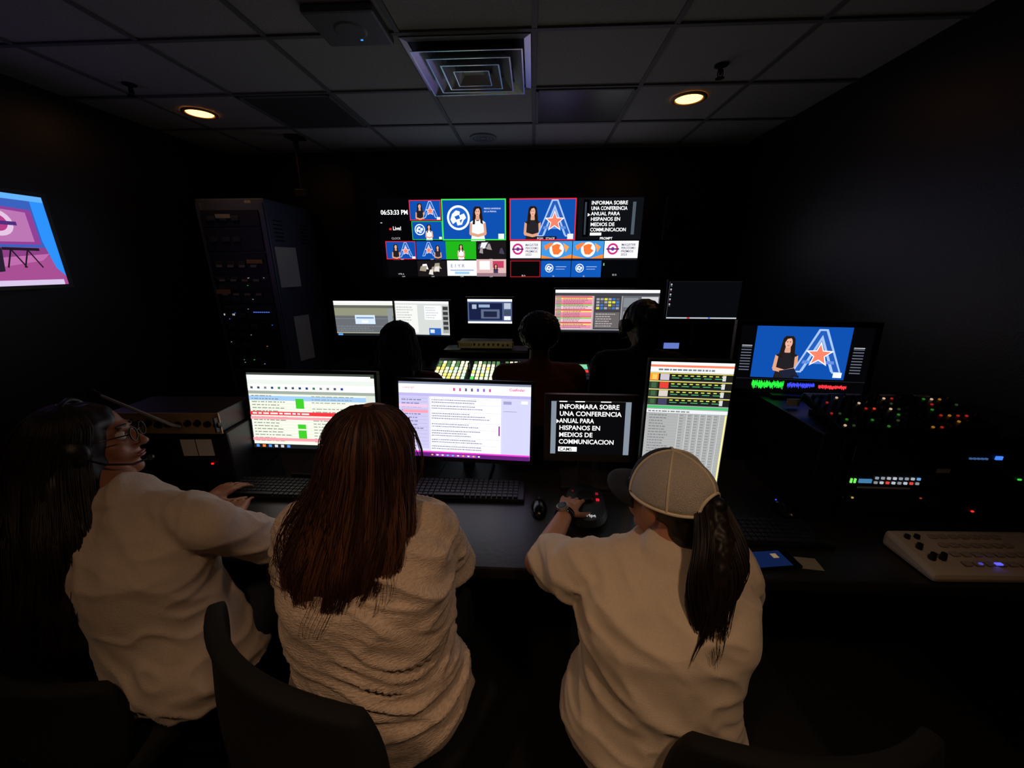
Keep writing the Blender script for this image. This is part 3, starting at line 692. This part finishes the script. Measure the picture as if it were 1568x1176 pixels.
lst=[];KB=[];random.seed(21)
for c in range(18):
    for r in range(6):
        x=-.235+c*.0275; y=-.09+r*.034
        if random.random()<.33: lst.append(((x,y,.052),(.0055,.006,.005),random.choice([(30,95,22),(130,26,20),(130,85,25),(180,50,36),(34,50,26),(180,150,120)])))
        else: 
            p=TM@Vector((x,y,.05)); q=TM@Vector((x,y,.062)); KB.append((p,q,.006,.005,10))
litboxes(rt,'lit_buttons',lst,TM.to_4x4()); cyls(rt,'knobs',KB,BLKG)
boxes(rt,'scribble_strips',[(TM@Vector((-.2+.12*k,.10,.053)),(.05,.010,.003),TM) for k in range(4)],mat('label_grey',(110,108,104),.7),0)
monitor('program_monitor',(1.12,1.62,1.230),.495,.270,scr_pgm,yaw=R(-6),tilt=R(4),floorz=FD+.332,bez=.022,bot=.03)
rt=Root('label_plate',(1.02,1.47,FD+.332)); boxes(rt,'plate',[((0,0,.02),(.05,.004,.03))],PAPER,.001)
# left gear
rt=Root('equipment_case',(-1.42,1.45,FD),R(4)); boxes(rt,'case',[((0,0,.12),(.46,.30,.24))],BLK,.008)
boxes(rt,'feet',[((-.2,-.1,.003),(.04,.04,.006)),((.2,-.1,.003),(.04,.04,.006))],BLKG,0)
boxes(rt,'notes',[((.075,-.153,.18),(.055,.002,.07)),((.137,-.153,.18),(.06,.002,.07))],PAPER,0)
litboxes(rt,'status_led',[((.15,-.154,.11),(.008,.004,.006),(255,30,30))])
beige_unit('audio_patch_unit',(-1.415,1.40,FD+.283),.45,.085,.2,R(2),knobs=9)
rt=Root('gooseneck_microphone',(-1.335,1.285,FD+.27))
pts=[(-1.335,1.290,1.015),(-1.340,1.262,1.035),(-1.375,1.250,1.062),(-1.43,1.248,1.088),(-1.50,1.25,1.118),(-1.57,1.25,1.150)]
curve(rt,'gooseneck',[pts],mat('gooseneck_metal',(200,196,188),.4,metal=.3),.006,taper=False,res=3)
cyls(rt,'capsule',[((-1.565,1.25,1.148),(-1.60,1.25,1.163),.010,.012,16)],BLK,world=True)
# ================================================================= CHAIRS
FAB=mat('chair_fabric',(11,13,12),.85,bump=.4,bscale=400)
def chair(loc,yaw,top,w=.48,hb=.42,seatz=.46):
    rt=Root('office_chair',(loc[0],loc[1],0),yaw)
    bm=bmesh.new(); n=14
    g=[[None]*(n+1) for _ in range(n+1)]
    for i in range(n+1):
        for j in range(n+1):
            a=2*i/n-1;b_=2*j/n-1
            x=a*math.sqrt(1-.28*b_*b_); z=b_*math.sqrt(1-.28*a*a)
            g[i][j]=bm.verts.new((x*w/2,-.24+.07*a*a-.03*(b_+1)/2+.02*math.sin(b_*2),top-hb/2+z*hb/2))
    for i in range(n):
        for j in range(n): bm.faces.new((g[i][j],g[i+1][j],g[i+1][j+1],g[i][j+1]))
    o=link('backrest',bm2(bm,'backrest'),FAB,rt,smooth=True)
    sd=o.modifiers.new('s','SOLIDIFY'); sd.thickness=.035; sd.offset=-1
    bv=o.modifiers.new('b','BEVEL'); bv.width=.012; bv.segments=3
    bm=bmesh.new(); abox(bm,(0,.03,seatz-.04),(.48,.46,.075),None,.03); link('seat',bm2(bm,'seat'),FAB,rt,smooth=True)
    boxes(rt,'back_support',[((0,-.255,(top-hb*.7+seatz-.08)/2),(.06,.02,abs(top-hb*.7-seatz+.08)+.06)),((0,-.13,seatz-.09),(.06,.26,.02))],BLK,.004)
    cyls(rt,'gas_lift',[((0,0,.09),(0,0,seatz-.08),.028,.022,18)],DKM)
    L=[];C=[]
    for k in range(5):
        a=2*math.pi*k/5+.3; L.append(((0,0,.10),(.27*math.cos(a),.27*math.sin(a),.075),.024,.014,10)); p=Vector((.27*math.cos(a),.27*math.sin(a),.03)); t=Vector((-math.sin(a),math.cos(a),0))*.022
        C.append((p-t,p+t,.03,.03,16))
    cyls(rt,'star_base',L,BLK); cyls(rt,'casters',C,BLKG)
    return rt
chair((-.40,.68),R(-26),.935,w=.56,hb=.42)
chair((.52,.69),R(4),.80,w=.56,hb=.36)
chair((-1.14,.80),R(-10),.70,w=.48,hb=.32)
# ================================================================= PEOPLE
def headmat(c,yaw,pitch=0,roll=0):
    return Matrix.Translation(Vector(c))@Matrix.Rotation(yaw,4,'Z')@Matrix.Rotation(roll,4,'Y')@Matrix.Rotation(pitch,4,'X')
def ahead(bm,M):
    aell(bm,(0,-.012,.035),(.074,.092,.082),M); aell(bm,(0,.028,-.03),(.056,.062,.082),M)
    aell(bm,(0,.070,-.092),(.024,.020,.020),M); aell(bm,(.034,.055,-.03),(.024,.026,.03),M); aell(bm,(-.034,.055,-.03),(.024,.026,.03),M)
    acap(bm,(0,.088,.012),(0,.108,-.026),.007,.012,M); aell(bm,(.012,.097,-.03),(.009,.009,.008),M); aell(bm,(-.012,.097,-.03),(.009,.009,.008),M)
    acap(bm,(-.035,.080,.030),(.035,.080,.030),.009,.009,M)
    aell(bm,(0,.085,-.058),(.024,.012,.010),M)
    for s_ in(-1,1): aell(bm,(s_*.076,-.006,-.005),(.010,.020,.032),M)
def eyes(rt,M,skin):
    bm=bmesh.new(); 
    for s_ in(-1,1): aell(bm,(s_*.031,.076,.008),(.013,.012,.012),M,16,10)
    link('eyes',bm2(bm,'eyes'),mat('eye_white',(220,215,210),.2),rt,True,True)
    bm=bmesh.new()
    for s_ in(-1,1): aell(bm,(s_*.031,.086,.008),(.006,.003,.006),M,12,8)
    link('irises',bm2(bm,'irises'),mat('iris_dark',(40,24,16),.2),rt,True,True)
    bm=bmesh.new(); aell(bm,(0,.094,-.055),(.022,.006,.004),M); aell(bm,(0,.093,-.063),(.020,.006,.005),M)
    link('lips',bm2(bm,'lips'),mat('lip_skin',(150,80,75),.45),rt,True,True)
    bm=bmesh.new()
    for s_ in(-1,1): acap(bm,(s_*.018,.089,.033),(s_*.046,.078,.034),.004,.003,M)
    link('eyebrows',bm2(bm,'brows'),mat('hair_black',(16,12,11),.5),rt,True,True)
def ahand(bm,w,d,up,side,curl=.35,sc=1.0,spread=.12):
    w=Vector(w); d=Vector(d).normalized(); up=Vector(up); lat=d.cross(up).normalized()*side; up=(lat.cross(d)*side).normalized()
    def q(a,b,c): return w+(d*a+lat*b+up*c)*sc
    acap(bm,q(-.02,0,0),q(.03,0,0),.026*sc,.024*sc)
    for b in (-.030,-.010,.010,.028): acap(bm,q(.02,b*.6,0),q(.085,b,.004),.015*sc,.012*sc)
    spec=[(-.033,.060,.0075),(-.011,.075,.0082),(.012,.080,.0085),(.033,.072,.0082)]
    for i,(b,L,r) in enumerate(spec):
        p=q(.085,b,.004); ang=-curl*.5; sp=b/.033*spread
        for k,fr in enumerate((.45,.30,.25)):
            dd=(d*math.cos(ang)+up*math.sin(ang)+lat*sp).normalized()
            n=p+dd*L*fr*sc; acap(bm,p,n,r*(1-.08*k)*sc,r*(.94-.08*k)*sc,None,12); p=n; ang-=curl
    p=q(.015,.022,-.006)
    for L,ang in((.038,.9),(.032,.6),(.026,.3)):
        dd=(d*math.cos(ang)+lat*math.sin(ang)-up*.25).normalized(); n=p+dd*L*sc; acap(bm,p,n,.0115*sc,.0095*sc,None,12); p=n
def person(name,P):
    pel=Vector(P['pel']); nk=Vector(P['neck']); hc=Vector(P['head']); ty=P.get('tyaw',0); W=P.get('w',1.0); Dp=P.get('d',1.0)
    rt=Root(name,(pel.x,pel.y,0)); vox=P.get('vox',.006)
    HM=headmat(hc,P['hyaw'],P.get('hpitch',0),P.get('hroll',0)); rt.HM=HM
    def tsec(f,rx,ry,add): 
        bow=P.get('bow',.02)*math.sin(math.pi*f)
        c=pel.lerp(nk,f); c=c+Vector((math.sin(ty),-math.cos(ty),0))*bow
        return (c,rx*W+add,ry*Dp+add,ty)
    prof=[(-.14,.13,.10),(-.06,.175,.13),(.06,.185,.135),(.2,.165,.12),(.36,.148,.108),(.52,.155,.112),(.68,.17,.118),(.80,.175,.110),(.88,.155,.092),(.95,.10,.07),(1.0,.062,.058)]
    bm=bmesh.new(); ahead(bm,HM)
    acap(bm,nk+Vector((0,0,-.04)),HM@Vector((0,-.022,-.05)),.056,.050)
    aloft(bm,[tsec(f,rx,ry,0) for f,rx,ry in prof])
    for sd in ('L','R'):
        sh,el,wr=[Vector(x) for x in P['arm'+sd]]
        acap(bm,nk.lerp(sh,.35)+Vector((0,0,-.05)),sh,.050,.052); acap(bm,sh,el,.050*P.get('aw',1),.040*P.get('aw',1)); acap(bm,el,wr,.040*P.get('aw',1),.026)
        hd,hu,hs,cu=P['hand'+sd]; ahand(bm,wr,hd,hu,hs,cu)
        kn,an=[Vector(x) for x in P['leg'+sd]]
        hp=pel+Vector((math.cos(ty),math.sin(ty),0))*(.09*(1 if sd=='R' else -1)*W)
        acap(bm,hp,kn,.085,.058); acap(bm,kn,an,.056,.036)
        acap(bm,an+Vector((0,-.02,-.03)),an+Vector((0,.13,-.045)),.038,.030)
    link('body',remesh(bm,'body',vox,5),P['skin'],rt,True)
    eyes(rt,HM,P['skin'])
    amp=P.get('amp',.006); fd=Vector(P.get('fold',(5,5,16))); sk=P.get('skew',.8); tw=P.get('crease',1.0)
    def sfold(co,n):
        u=co.z+co.x*sk*.35+.06*noise.noise(co*3.5)
        a=noise.noise(Vector((co.x*fd.x,co.y*fd.y,u*fd.z)))
        b_=noise.noise(Vector((co.x*fd.x*1.7-co.z*5,co.y*7,u*fd.z*1.8))+Vector((7,3,1)))
        c_=noise.noise(Vector((co.x*7,co.y*7,co.z*5))+Vector((2,9,4)))
        msk=.45+.75*max(0,min(1,.5+1.6*noise.noise(co*3.0+Vector((5,1,8)))))
        r1=max(0,1-abs(a)*3.2)**1.3; r2=max(0,1-abs(b_)*3.0)**1.3
        return amp*((r1*1.0+r2*.7)*tw*msk+c_*1.2-.4)
    bm=bmesh.new(); lo=P.get('shirt_low',-.10)
    secs=[tsec(f,rx,ry,.014+P.get('loose',0)*(1 if f<.7 else .4)) for f,rx,ry in prof if f>=lo and f<.97]
    secs.append(tsec(.985,.066,.062,.006))
    aloft(bm,secs)
    acap(bm,nk+Vector((0,-.012,-.075)),nk+Vector((0,-.008,-.034)),.094,.076)
    for sd in('L','R'):
        sh,el,wr=[Vector(x) for x in P['arm'+sd]]; sl=P.get('sleeve',.75); a=P.get('aw',1)
        acap(bm,nk.lerp(sh,.20)+Vector((0,0,-.050)),sh,.074,.070)
        if sl<=1.0:
            e=sh.lerp(el,sl); acap(bm,sh,sh.lerp(el,.3),.069*a,.068*a); acyl(bm,sh,e,.068*a,P.get('cuff',.064)*a,24)
        else:
            acap(bm,sh,el,.066*a,.060*a); acyl(bm,el,el.lerp(wr,sl-1),.060*a,.054*a,24)
    link('shirt',remesh(bm,'shirt',vox if vox>.008 else .006,5,sfold),P['shirt'],rt,True)
    bm=bmesh.new()
    aloft(bm,[tsec(f,rx,ry,.008) for f,rx,ry in prof if f<.25])
    for sd in('L','R'):
        kn,an=[Vector(x) for x in P['leg'+sd]]; hp=pel+Vector((math.cos(ty),math.sin(ty),0))*(.09*(1 if sd=='R' else -1)*W)
        acap(bm,hp,kn,.094,.070); acap(bm,kn,kn.lerp(an,.2),.070,.062); acyl(bm,kn,kn.lerp(an,.93),.066,.055,24)
    link('trousers',remesh(bm,'trousers',.008,4,lambda co,n: .003*noise.noise(co*18)),P.get('pants',mat('dark_denim',(30,34,46),.85,bump=.4,bscale=500)),rt,True)
    bm=bmesh.new()
    for sd in('L','R'):
        kn,an=[Vector(x) for x in P['leg'+sd]]
        aell(bm,an+Vector((0,.05,-.045)),(.048,.135,.038)); abox(bm,an+Vector((0,.05,-.083)),(.085,.25,.022),None,.008)
    me=remesh(bm,'shoes',.008,3); link('shoes',me,mat('shoe_rubber',(30,30,32),.6),rt,True)
    return rt
def hairmass(rt,name,secs,m,extra=None,vox=.006,amp=.004):
    bm=bmesh.new(); aloft(bm,[((x,y,z),rx,ry,0) for z,x,y,rx,ry in secs],32)
    if extra: extra(bm)
    link(name,remesh(bm,name,vox,5,lambda co,n: amp*noise.noise(Vector((co.x*45,co.y*45,co.z*4)))),m,rt,True)
def interp(secs,z):
    for a,b in zip(secs[:-1],secs[1:]):
        if a[0]>=z>=b[0]:
            t=(a[0]-z)/max(1e-6,(a[0]-b[0])); return [a[i]+(b[i]-a[i])*t for i in range(5)]
    return list(secs[-1])
def env_strands(secs,n,a0,a1,zend,seed,wave=.006,grow=1.02,low=.05,spread=.03,locks=26):
    """strands grouped in locks that share one wave"""
    rnd=random.Random(seed); out=[]
    zt=secs[0][0]
    LK=[(rnd.uniform(a0,a1),rnd.uniform(0,6.28),rnd.uniform(8,14),rnd.uniform(-.10,.10),rnd.uniform(-low,.05),rnd.uniform(1-spread*.3,1+spread)) for _ in range(locks)]
    for k in range(n):
        la,f1,f2,dph,zo,lg=LK[k%locks]; jit=rnd.gauss(0,(a1-a0)/locks*.75)
        a0r=min(a1,max(a0,la+jit)); ph=R(a0r); mid=(a0+a1)/2; ze=zend+abs(a0r-mid)/(a1-a0)*.12+zo+rnd.uniform(-.015,.05); g=grow*lg*rnd.uniform(.985,1.02); pts=[]
        f1+=rnd.uniform(-.25,.25); pull=rnd.uniform(.0,.55)*(R(la)-ph)
        zs=zt+.002-(rnd.random()**2*.05 if rnd.random()<.4 else 0)
        for i in range(26):
            t=(i/25)**1.9; z=zs+(ze-zs)*t
            s=interp(secs,min(z,zt)); w=wave*math.sin(f1+f2*t)*t; a=ph+dph*t+pull*t*t+wave*2.5*math.sin(f1*2+f2*.8*t)*t
            lift=.004*max(0,1-t*8)
            pts.append((s[1]+(s[3]*g+w)*math.cos(a),s[2]+(s[4]*g+w)*math.sin(a),z+lift))
        out.append(pts)
    return out
SK1=mat('skin_olive',(164,106,78),.5,bump=.1,bscale=300); SK2=mat('skin_light',(196,138,106),.5,bump=.1,bscale=300); SK3=mat('skin_brown',(120,74,52),.5,bump=.1,bscale=300)
SH_TAN=mat('shirt_white_slub_knit',(232,208,188),.9,bump=.9,bscale=110,stretch=(1,1,3.5),var=.16,sheen=.2)
SH_WHT=mat('shirt_offwhite_cotton',(206,188,172),.9,bump=.3,bscale=250,sheen=.2,var=.05)
SH_CRM=mat('shirt_cream_jersey',(234,214,192),.9,bump=.3,bscale=250,sheen=.2,stretch=(1,1,4),var=.07)
HB=mat('hair_auburn_brown',(60,34,25),.5,spec=.4); HB2=mat('hair_chestnut_strand',(108,68,50),.45,spec=.5); HK=mat('hair_black',(16,12,11),.45); HK2=mat('hair_dark_brown',(32,21,17),.48,spec=.4)
FW=(0,1,0);UP=(0,0,1)
# ---- middle woman
p=person('seated_woman',dict(pel=(-.365,.70,.555),neck=(-.385,.78,1.065),head=(-.375,.83,1.175),hyaw=R(0),hpitch=R(-8),w=1.04,d=1.0,vox=.006,
 armL=((-.570,.79,.975),(-.635,.83,.78),(-.56,1.06,.785)),armR=((-.245,.79,.975),(-.225,.87,.79),(-.42,1.06,.785)),
 handL=((.3,1,0),UP,1,.25),handR=((-.2,1,0),UP,-1,.25),legL=((-.50,1.12,.56),(-.50,1.10,.10)),legR=((-.26,1.12,.56),(-.26,1.12,.10)),
 skin=SK2,shirt=SH_TAN,loose=.014,amp=.011,fold=(3,3,14),skew=1.0,sleeve=.92,cuff=.07,bow=.03,crease=1.2))
secs=[(1.290,-.375,.81,.012,.012),(1.284,-.375,.81,.042,.046),(1.270,-.375,.81,.064,.070),(1.248,-.375,.81,.080,.088),(1.215,-.375,.805,.090,.102),(1.16,-.377,.79,.095,.105),(1.10,-.385,.76,.108,.096),(1.04,-.392,.715,.122,.080),(.985,-.402,.675,.122,.064),(.93,-.415,.655,.104,.05),(.87,-.43,.645,.072,.035),(.80,-.44,.64,.032,.02)]
hairmass(p,'hair',secs,HB,amp=.006)
curve(p,'hair_strands',env_strands(secs,1500,150,395,.83,1,wave=.014,locks=70),HB,.0011)
curve(p,'hair_highlights',env_strands(secs,700,155,390,.85,2,wave=.015,grow=1.03,locks=60),HB2,.0008)
curve(p,'loose_curls',env_strands(secs,100,160,390,.84,12,wave=.04,grow=1.06,spread=.12,locks=14),HB,.0010)
# ---- cap woman
c=person('seated_woman',dict(pel=(.300,.70,.54),neck=(.325,.765,.970),head=(.330,.82,1.066),hyaw=R(36),hpitch=R(-4),w=1.02,d=1.05,vox=.0045,
 armL=((.125,.78,.89),(.030,.915,.785),(.125,1.135,.795)),armR=((.485,.79,.885),(.53,.84,.70),(.43,1.0,.665)),
 handL=((.32,1,-.12),UP,1,.34),handR=((-.2,1,-.1),UP,-1,.3),legL=((.22,1.13,.54),(.22,1.12,.10)),legR=((.44,1.13,.54),(.44,1.12,.10)),
 skin=SK2,shirt=SH_CRM,loose=.014,amp=.010,fold=(3,5,8),skew=2.2,sleeve=.62,cuff=.072,aw=1.05,bow=.025,crease=1.0))
HM=c.HM
bm=bmesh.new(); aell(bm,(0,-.014,.026),(.075,.091,.078),HM); aell(bm,(0,-.060,-.035),(.058,.043,.06),HM)
link('hair',remesh(bm,'hair',.006,4,lambda co,n:.002*noise.noise(co*90)),HK2,c,True)
CM=HM@Matrix.Translation((0,-.008,.030))
CX,CY,CZ=.083,.100,.096
def capshell(g,fn,name,m,th0=0,th1=360,th=.0025,n=48,k=12):
    bm=bmesh.new(); rings=[]; rx,ry,rz=CX+g,CY+g,CZ+g
    cnt=int(round((th1-th0)/360*n))
    for j in range(k+1):
        el=R(90)*j/k; r=[]
        for i in range(cnt+1):
            a=R(th0+(th1-th0)*i/cnt); x=rx*math.cos(a)*math.cos(el); y=ry*math.sin(a)*math.cos(el)
            z0=fn(a); z=z0+(rz-z0)*(math.sin(el))
            r.append(bm.verts.new(CM@Vector((x,y,z))))
        rings.append(r)
    for A,B in zip(rings[:-1],rings[1:]):
        for i in range(len(A)-1): bm.faces.new((A[i],A[i+1],B[i+1],B[i]))
    bmesh.ops.remove_doubles(bm,verts=bm.verts,dist=.0003)
    o=link(name,bm2(bm,name),m,c,True,True); s=o.modifiers.new('s','SOLIDIFY'); s.thickness=th; s.offset=1
def capz(a):
    d=abs(((math.degrees(a)+90+180)%360)-180)
    return .046*math.sqrt(max(0,1-(d/26)**2)) -.012 if d<26 else -.012
CMESH=mat('cap_white_mesh',(228,218,206),.85,bump=.9,bscale=450,var=.16)
CDK=mat('cap_dark_twill',(34,30,30),.8,bump=.4,bscale=500)
capshell(0,capz,'cap_mesh_panels',CMESH,140,400)
capshell(.0005,capz,'cap_front_panels',CDK,40,140)
SEAM=mat('cap_seam_cream',(252,236,206),.7)
def mer(a,off=.003,e0=0):
    pts=[]
    for j in range(13):
        el=R(e0+(90-e0)*j/12); z0=capz(a); pts.append(CM@Vector(((CX+off)*math.cos(a)*math.cos(el),(CY+off)*math.sin(a)*math.cos(el),z0+(CZ+off-z0)*math.sin(el))))
    return pts
curve(c,'cap_seams',[mer(R(x)) for x in (-90,-25,40,140,205)],SEAM,.0027,taper=False,res=2)
curve(c,'cap_rim',[[CM@Vector(((CX+.0025)*math.cos(R(x)),(CY+.0025)*math.sin(R(x)),capz(R(x)))) for x in range(140,401,4)]],SEAM,.0036,taper=False,res=2)
curve(c,'cap_strap',[[CM@Vector(((CX+.0025)*math.cos(R(x)),(CY+.0025)*math.sin(R(x)),-.010)) for x in range(-118,-61,4)]],SEAM,.005,taper=False,res=2)
bm=bmesh.new(); aell(bm,(0,0,CZ+.003),(.007,.007,.004),CM); link('cap_button',bm2(bm,'btn'),SEAM,c,True,True)
bm=bmesh.new(); n=20; rows=[]
for j in range(7):
    r=[]
    for i in range(n+1):
        a=R(28+124*i/n); t=j/6; ext=.075*math.sin(math.pi*i/n)**.6
        x=(CX+ext*t*.35)*math.cos(a); y=CY*math.sin(a)+ext*t; z=-.010-.012*t*t-.030*(math.cos(a))**2*t
        r.append(bm.verts.new(CM@Vector((x,y,z))))
    rows.append(r)
for A,B in zip(rows[:-1],rows[1:]):
    for i in range(n): bm.faces.new((A[i],A[i+1],B[i+1],B[i]))
o=link('cap_brim',bm2(bm,'brim'),CDK,c,True,True); s_=o.modifiers.new('s','SOLIDIFY'); s_.thickness=.004
# ponytail
back=CM@Vector((0,-CY+.004,.010))
ps=[]; rnd=random.Random(5)
tip=Vector((.345,.600,.865))
def pbase(t): return back.lerp(tip,t)+Vector((.014*math.sin(math.pi*t),-.018*math.sin(math.pi*min(1,t*1.3)),.022*math.sin(math.pi*min(1,t*1.1))))
def pw(t): return .012+.036*math.sin(math.pi*min(1,.12+t*.85))**.8*(1-.20*t)
for k in range(900):
    rr=math.sqrt(rnd.random()); th_=rnd.uniform(0,6.28); u=Vector((rr*math.cos(th_),rr*.6*math.sin(th_),0)); fl=rnd.uniform(.65,1.06); pts=[]; p1=int(th_*3)/3*2+rnd.uniform(-.2,.2)
    for i in range(16):
        t=i/15*fl
        pts.append(pbase(t)+u*pw(min(1,t))*1.18+Vector((.013*math.sin(t*9+p1)*t*1.2,.006*math.sin(t*8+p1*2)-.008*t,0)))
    ps.append(pts)
curve(c,'ponytail_strands',ps,HK2,.0010)
bm=bmesh.new()
for i in range(8):
    t=i/8*.72; acap(bm,pbase(t),pbase(t+.09),pw(t)*.72,pw(t+.09)*.70)
link('ponytail',remesh(bm,'ponytail',.005,4,lambda co,n:.005*noise.noise(Vector((co.x*110,co.y*110,co.z*14)))),HK2,c,True)
bm=bmesh.new(); acap(bm,back+Vector((0,0,0)),back+Vector((.008,-.012,.003)),.018,.019); link('hair_tie',remesh(bm,'tie',.004,2),BLK,c,True)
wr=Vector((.125,1.135,.795)); el=Vector((.030,.915,.785)); dd=(wr-el).normalized(); q=wr-dd*.012
bm=bmesh.new(); acyl(bm,q-dd*.011,q+dd*.011,.0335,.032,28); link('watch_strap',bm2(bm,'strap'),BLKG,c,True,True)
nn=(Vector((-.45,-.25,1))-dd*Vector((-.45,-.25,1)).dot(dd)).normalized()
cyls(c,'watch_case',[(q+nn*.028,q+nn*.040,.020,.019,28)],mat('watch_steel',(190,180,170),.3,metal=.7),world=True)
cyls(c,'watch_face',[(q+nn*.040,q+nn*.0415,.016,.016,28)],BLKG,world=True)
# ---- left woman
l=person('seated_woman',dict(pel=(-.945,.77,.56),neck=(-1.07,.85,1.025),head=(-1.205,.90,1.135),hyaw=R(-58),hpitch=R(6),hroll=R(-6),w=.94,d=.95,vox=.006,tyaw=R(-14),
 armR=((-.83,.82,.950),(-.775,.93,.80),(-1.00,1.06,.785)),armL=((-1.23,.92,.94),(-1.28,1.02,.80),(-1.17,1.15,.785)),
 handL=((.2,1,0),UP,1,.25),handR=((-.55,1,0),UP,-1,.25),legL=((-1.08,1.14,.55),(-1.08,1.13,.10)),legR=((-.84,1.14,.55),(-.84,1.12,.10)),
 skin=SK1,shirt=SH_WHT,loose=.014,amp=.010,fold=(5,4,7),skew=2,sleeve=1.15,cuff=.075,bow=.03))
HM=l.HM
secs=[(1.252,-1.215,.88,.012,.012),(1.246,-1.215,.88,.045,.048),(1.230,-1.217,.88,.070,.074),(1.205,-1.222,.878,.090,.090),(1.165,-1.235,.87,.101,.10),(1.11,-1.25,.85,.112,.10),(1.04,-1.245,.815,.130,.09),(.97,-1.225,.77,.150,.085),(.90,-1.215,.74,.150,.07),(.80,-1.21,.70,.138,.06),(.70,-1.21,.685,.10,.05),(.60,-1.21,.68,.05,.02)]
hairmass(l,'hair',secs,HK2)
curve(l,'hair_strands',env_strands(secs,1100,140,350,.68,4,wave=.020,locks=50),HK2,.0012)
def headset(rt,HM,mic=1,r=.105):
    pts=[HM@Vector((r*math.cos(R(a)),-.005,.01+(r+.012)*math.sin(R(a)))) for a in range(0,181,10)]
    curve(rt,'headset_band',[pts],BLK,.006,taper=False,res=2)
    for s_ in(-1,1):
        bm=bmesh.new(); acyl(bm,HM@Vector((s_*(r-.018),0,.0)),HM@Vector((s_*(r+.008),0,.0)),.036,.032,24); link('headset_earcup',bm2(bm,'cup'),BLK,rt,True,True)
    pts=[HM@Vector((mic*r,.01,-.01)),HM@Vector((mic*(r-.005),.05,-.045)),HM@Vector((mic*.07,.09,-.07)),HM@Vector((mic*.03,.115,-.072))]
    curve(rt,'headset_microphone_boom',[pts],BLK,.003,taper=False,res=2)
    bm=bmesh.new(); aell(bm,(mic*.028,.116,-.072),(.010,.008,.008),HM); link('headset_microphone',bm2(bm,'mic'),BLK,rt,True,True)
headset(l,HM,1)
GL=[]
for s_ in(-1,1):
    GL.append([HM@Vector((s_*.033+.024*math.cos(R(a)),.103,.006+.019*math.sin(R(a)))) for a in range(0,361,20)])
    GL.append([HM@Vector((s_*.057,.103,.010)),HM@Vector((s_*.076,.06,.012)),HM@Vector((s_*.080,.0,.010))])
GL.append([HM@Vector((-.009,.104,.010)),HM@Vector((0,.108,.013)),HM@Vector((.009,.104,.010))])
curve(l,'eyeglasses',GL,BLKG,.0018,taper=False,res=2)
# ---- rear row
DKS=mat('shirt_black_cotton',(30,28,30),.9,bump=.3,bscale=300); BRS=mat('shirt_rust_brown',(140,72,44),.9,bump=.3,bscale=300); RDS=mat('shirt_dark_red',(104,44,32),.9,bump=.3,bscale=300)
def rear(name,x,y,top,hyaw,shirt,skin,w=1.0,sleeve=.6):
    hz=top-.125
    return person(name,dict(pel=(x,y-.02,.55),neck=(x,y-.02,hz-.115),head=(x,y+.02,hz),hyaw=hyaw,hpitch=R(-6),w=w,vox=.009,
     armL=((x-.17*w,y,hz-.20),(x-.20,y+.10,RD-.02),(x-.13,y+.24,RD+.045)),armR=((x+.17*w,y,hz-.20),(x+.20,y+.10,RD-.02),(x+.13,y+.24,RD+.045)),
     handL=((.2,1,0),UP,1,.25),handR=((-.2,1,0),UP,-1,.25),legL=((x-.11,y+.38,.52),(x-.11,y+.36,.10)),legR=((x+.11,y+.38,.52),(x+.11,y+.36,.10)),
     skin=skin,shirt=shirt,sleeve=sleeve,amp=.004))
a=rear('seated_woman',-.69,1.94,1.325,R(8),RDS,SK3,.92,.5)
s0=1.325
secs=[(s0+.006,-.69,1.945,.015,.015),(s0-.01,-.69,1.945,.05,.06),(s0-.04,-.69,1.945,.078,.09),(s0-.09,-.69,1.94,.090,.105),(s0-.15,-.69,1.93,.100,.105),(s0-.22,-.69,1.89,.110,.095),(s0-.30,-.70,1.85,.115,.07),(s0-.40,-.70,1.83,.09,.04),(s0-.46,-.70,1.83,.04,.02)]
hairmass(a,'hair',secs,HK,vox=.009); curve(a,'hair_strands',env_strands(secs,400,150,390,s0-.42,8,wave=.014),HK,.0016)
b_=rear('seated_man',.04,1.96,1.365,R(-5),BRS,SK3,1.05)
bm=bmesh.new(); aell(bm,(0,-.018,.042),(.104,.115,.100),b_.HM)
link('hair',remesh(bm,'hair',.007,2,lambda co,n:.010*abs(noise.noise(co*55))+.006*noise.noise(co*120)),HK,b_,True)
cw=rear('seated_woman',.56,1.98,1.435,R(10),DKS,SK3,1.05)
bm=bmesh.new(); aell(bm,(0,-.018,.042),(.090,.108,.092),cw.HM); aell(bm,(0,-.11,.05),(.045,.04,.045),cw.HM); aell(bm,(0,-.07,-.04),(.064,.05,.07),cw.HM)
link('hair',remesh(bm,'hair',.008,3,lambda co,n:.004*noise.noise(co*50)),HK,cw,True)
headset(cw,cw.HM,-1)
for x,y in((-.69,1.87),(.04,1.88),(.56,1.90)): 
    chair((x,y),R(random.uniform(-3,3)),.86,w=.44,hb=.34)
# ================================================================= WORLD + CAMERA
w=bpy.data.worlds.new('world'); SC.world=w; w.use_nodes=True
w.node_tree.nodes['Background'].inputs[0].default_value=(.002,.002,.003,1); w.node_tree.nodes['Background'].inputs[1].default_value=.2
cam=bpy.data.cameras.new('camera'); cam.sensor_width=36; cam.lens=36*590/1568; cam.clip_start=.02
co=bpy.data.objects.new('camera',cam); COL.objects.link(co); co.location=(0,0,1.60); co.rotation_euler=(R(90-17),0,R(3))
SC.camera=co
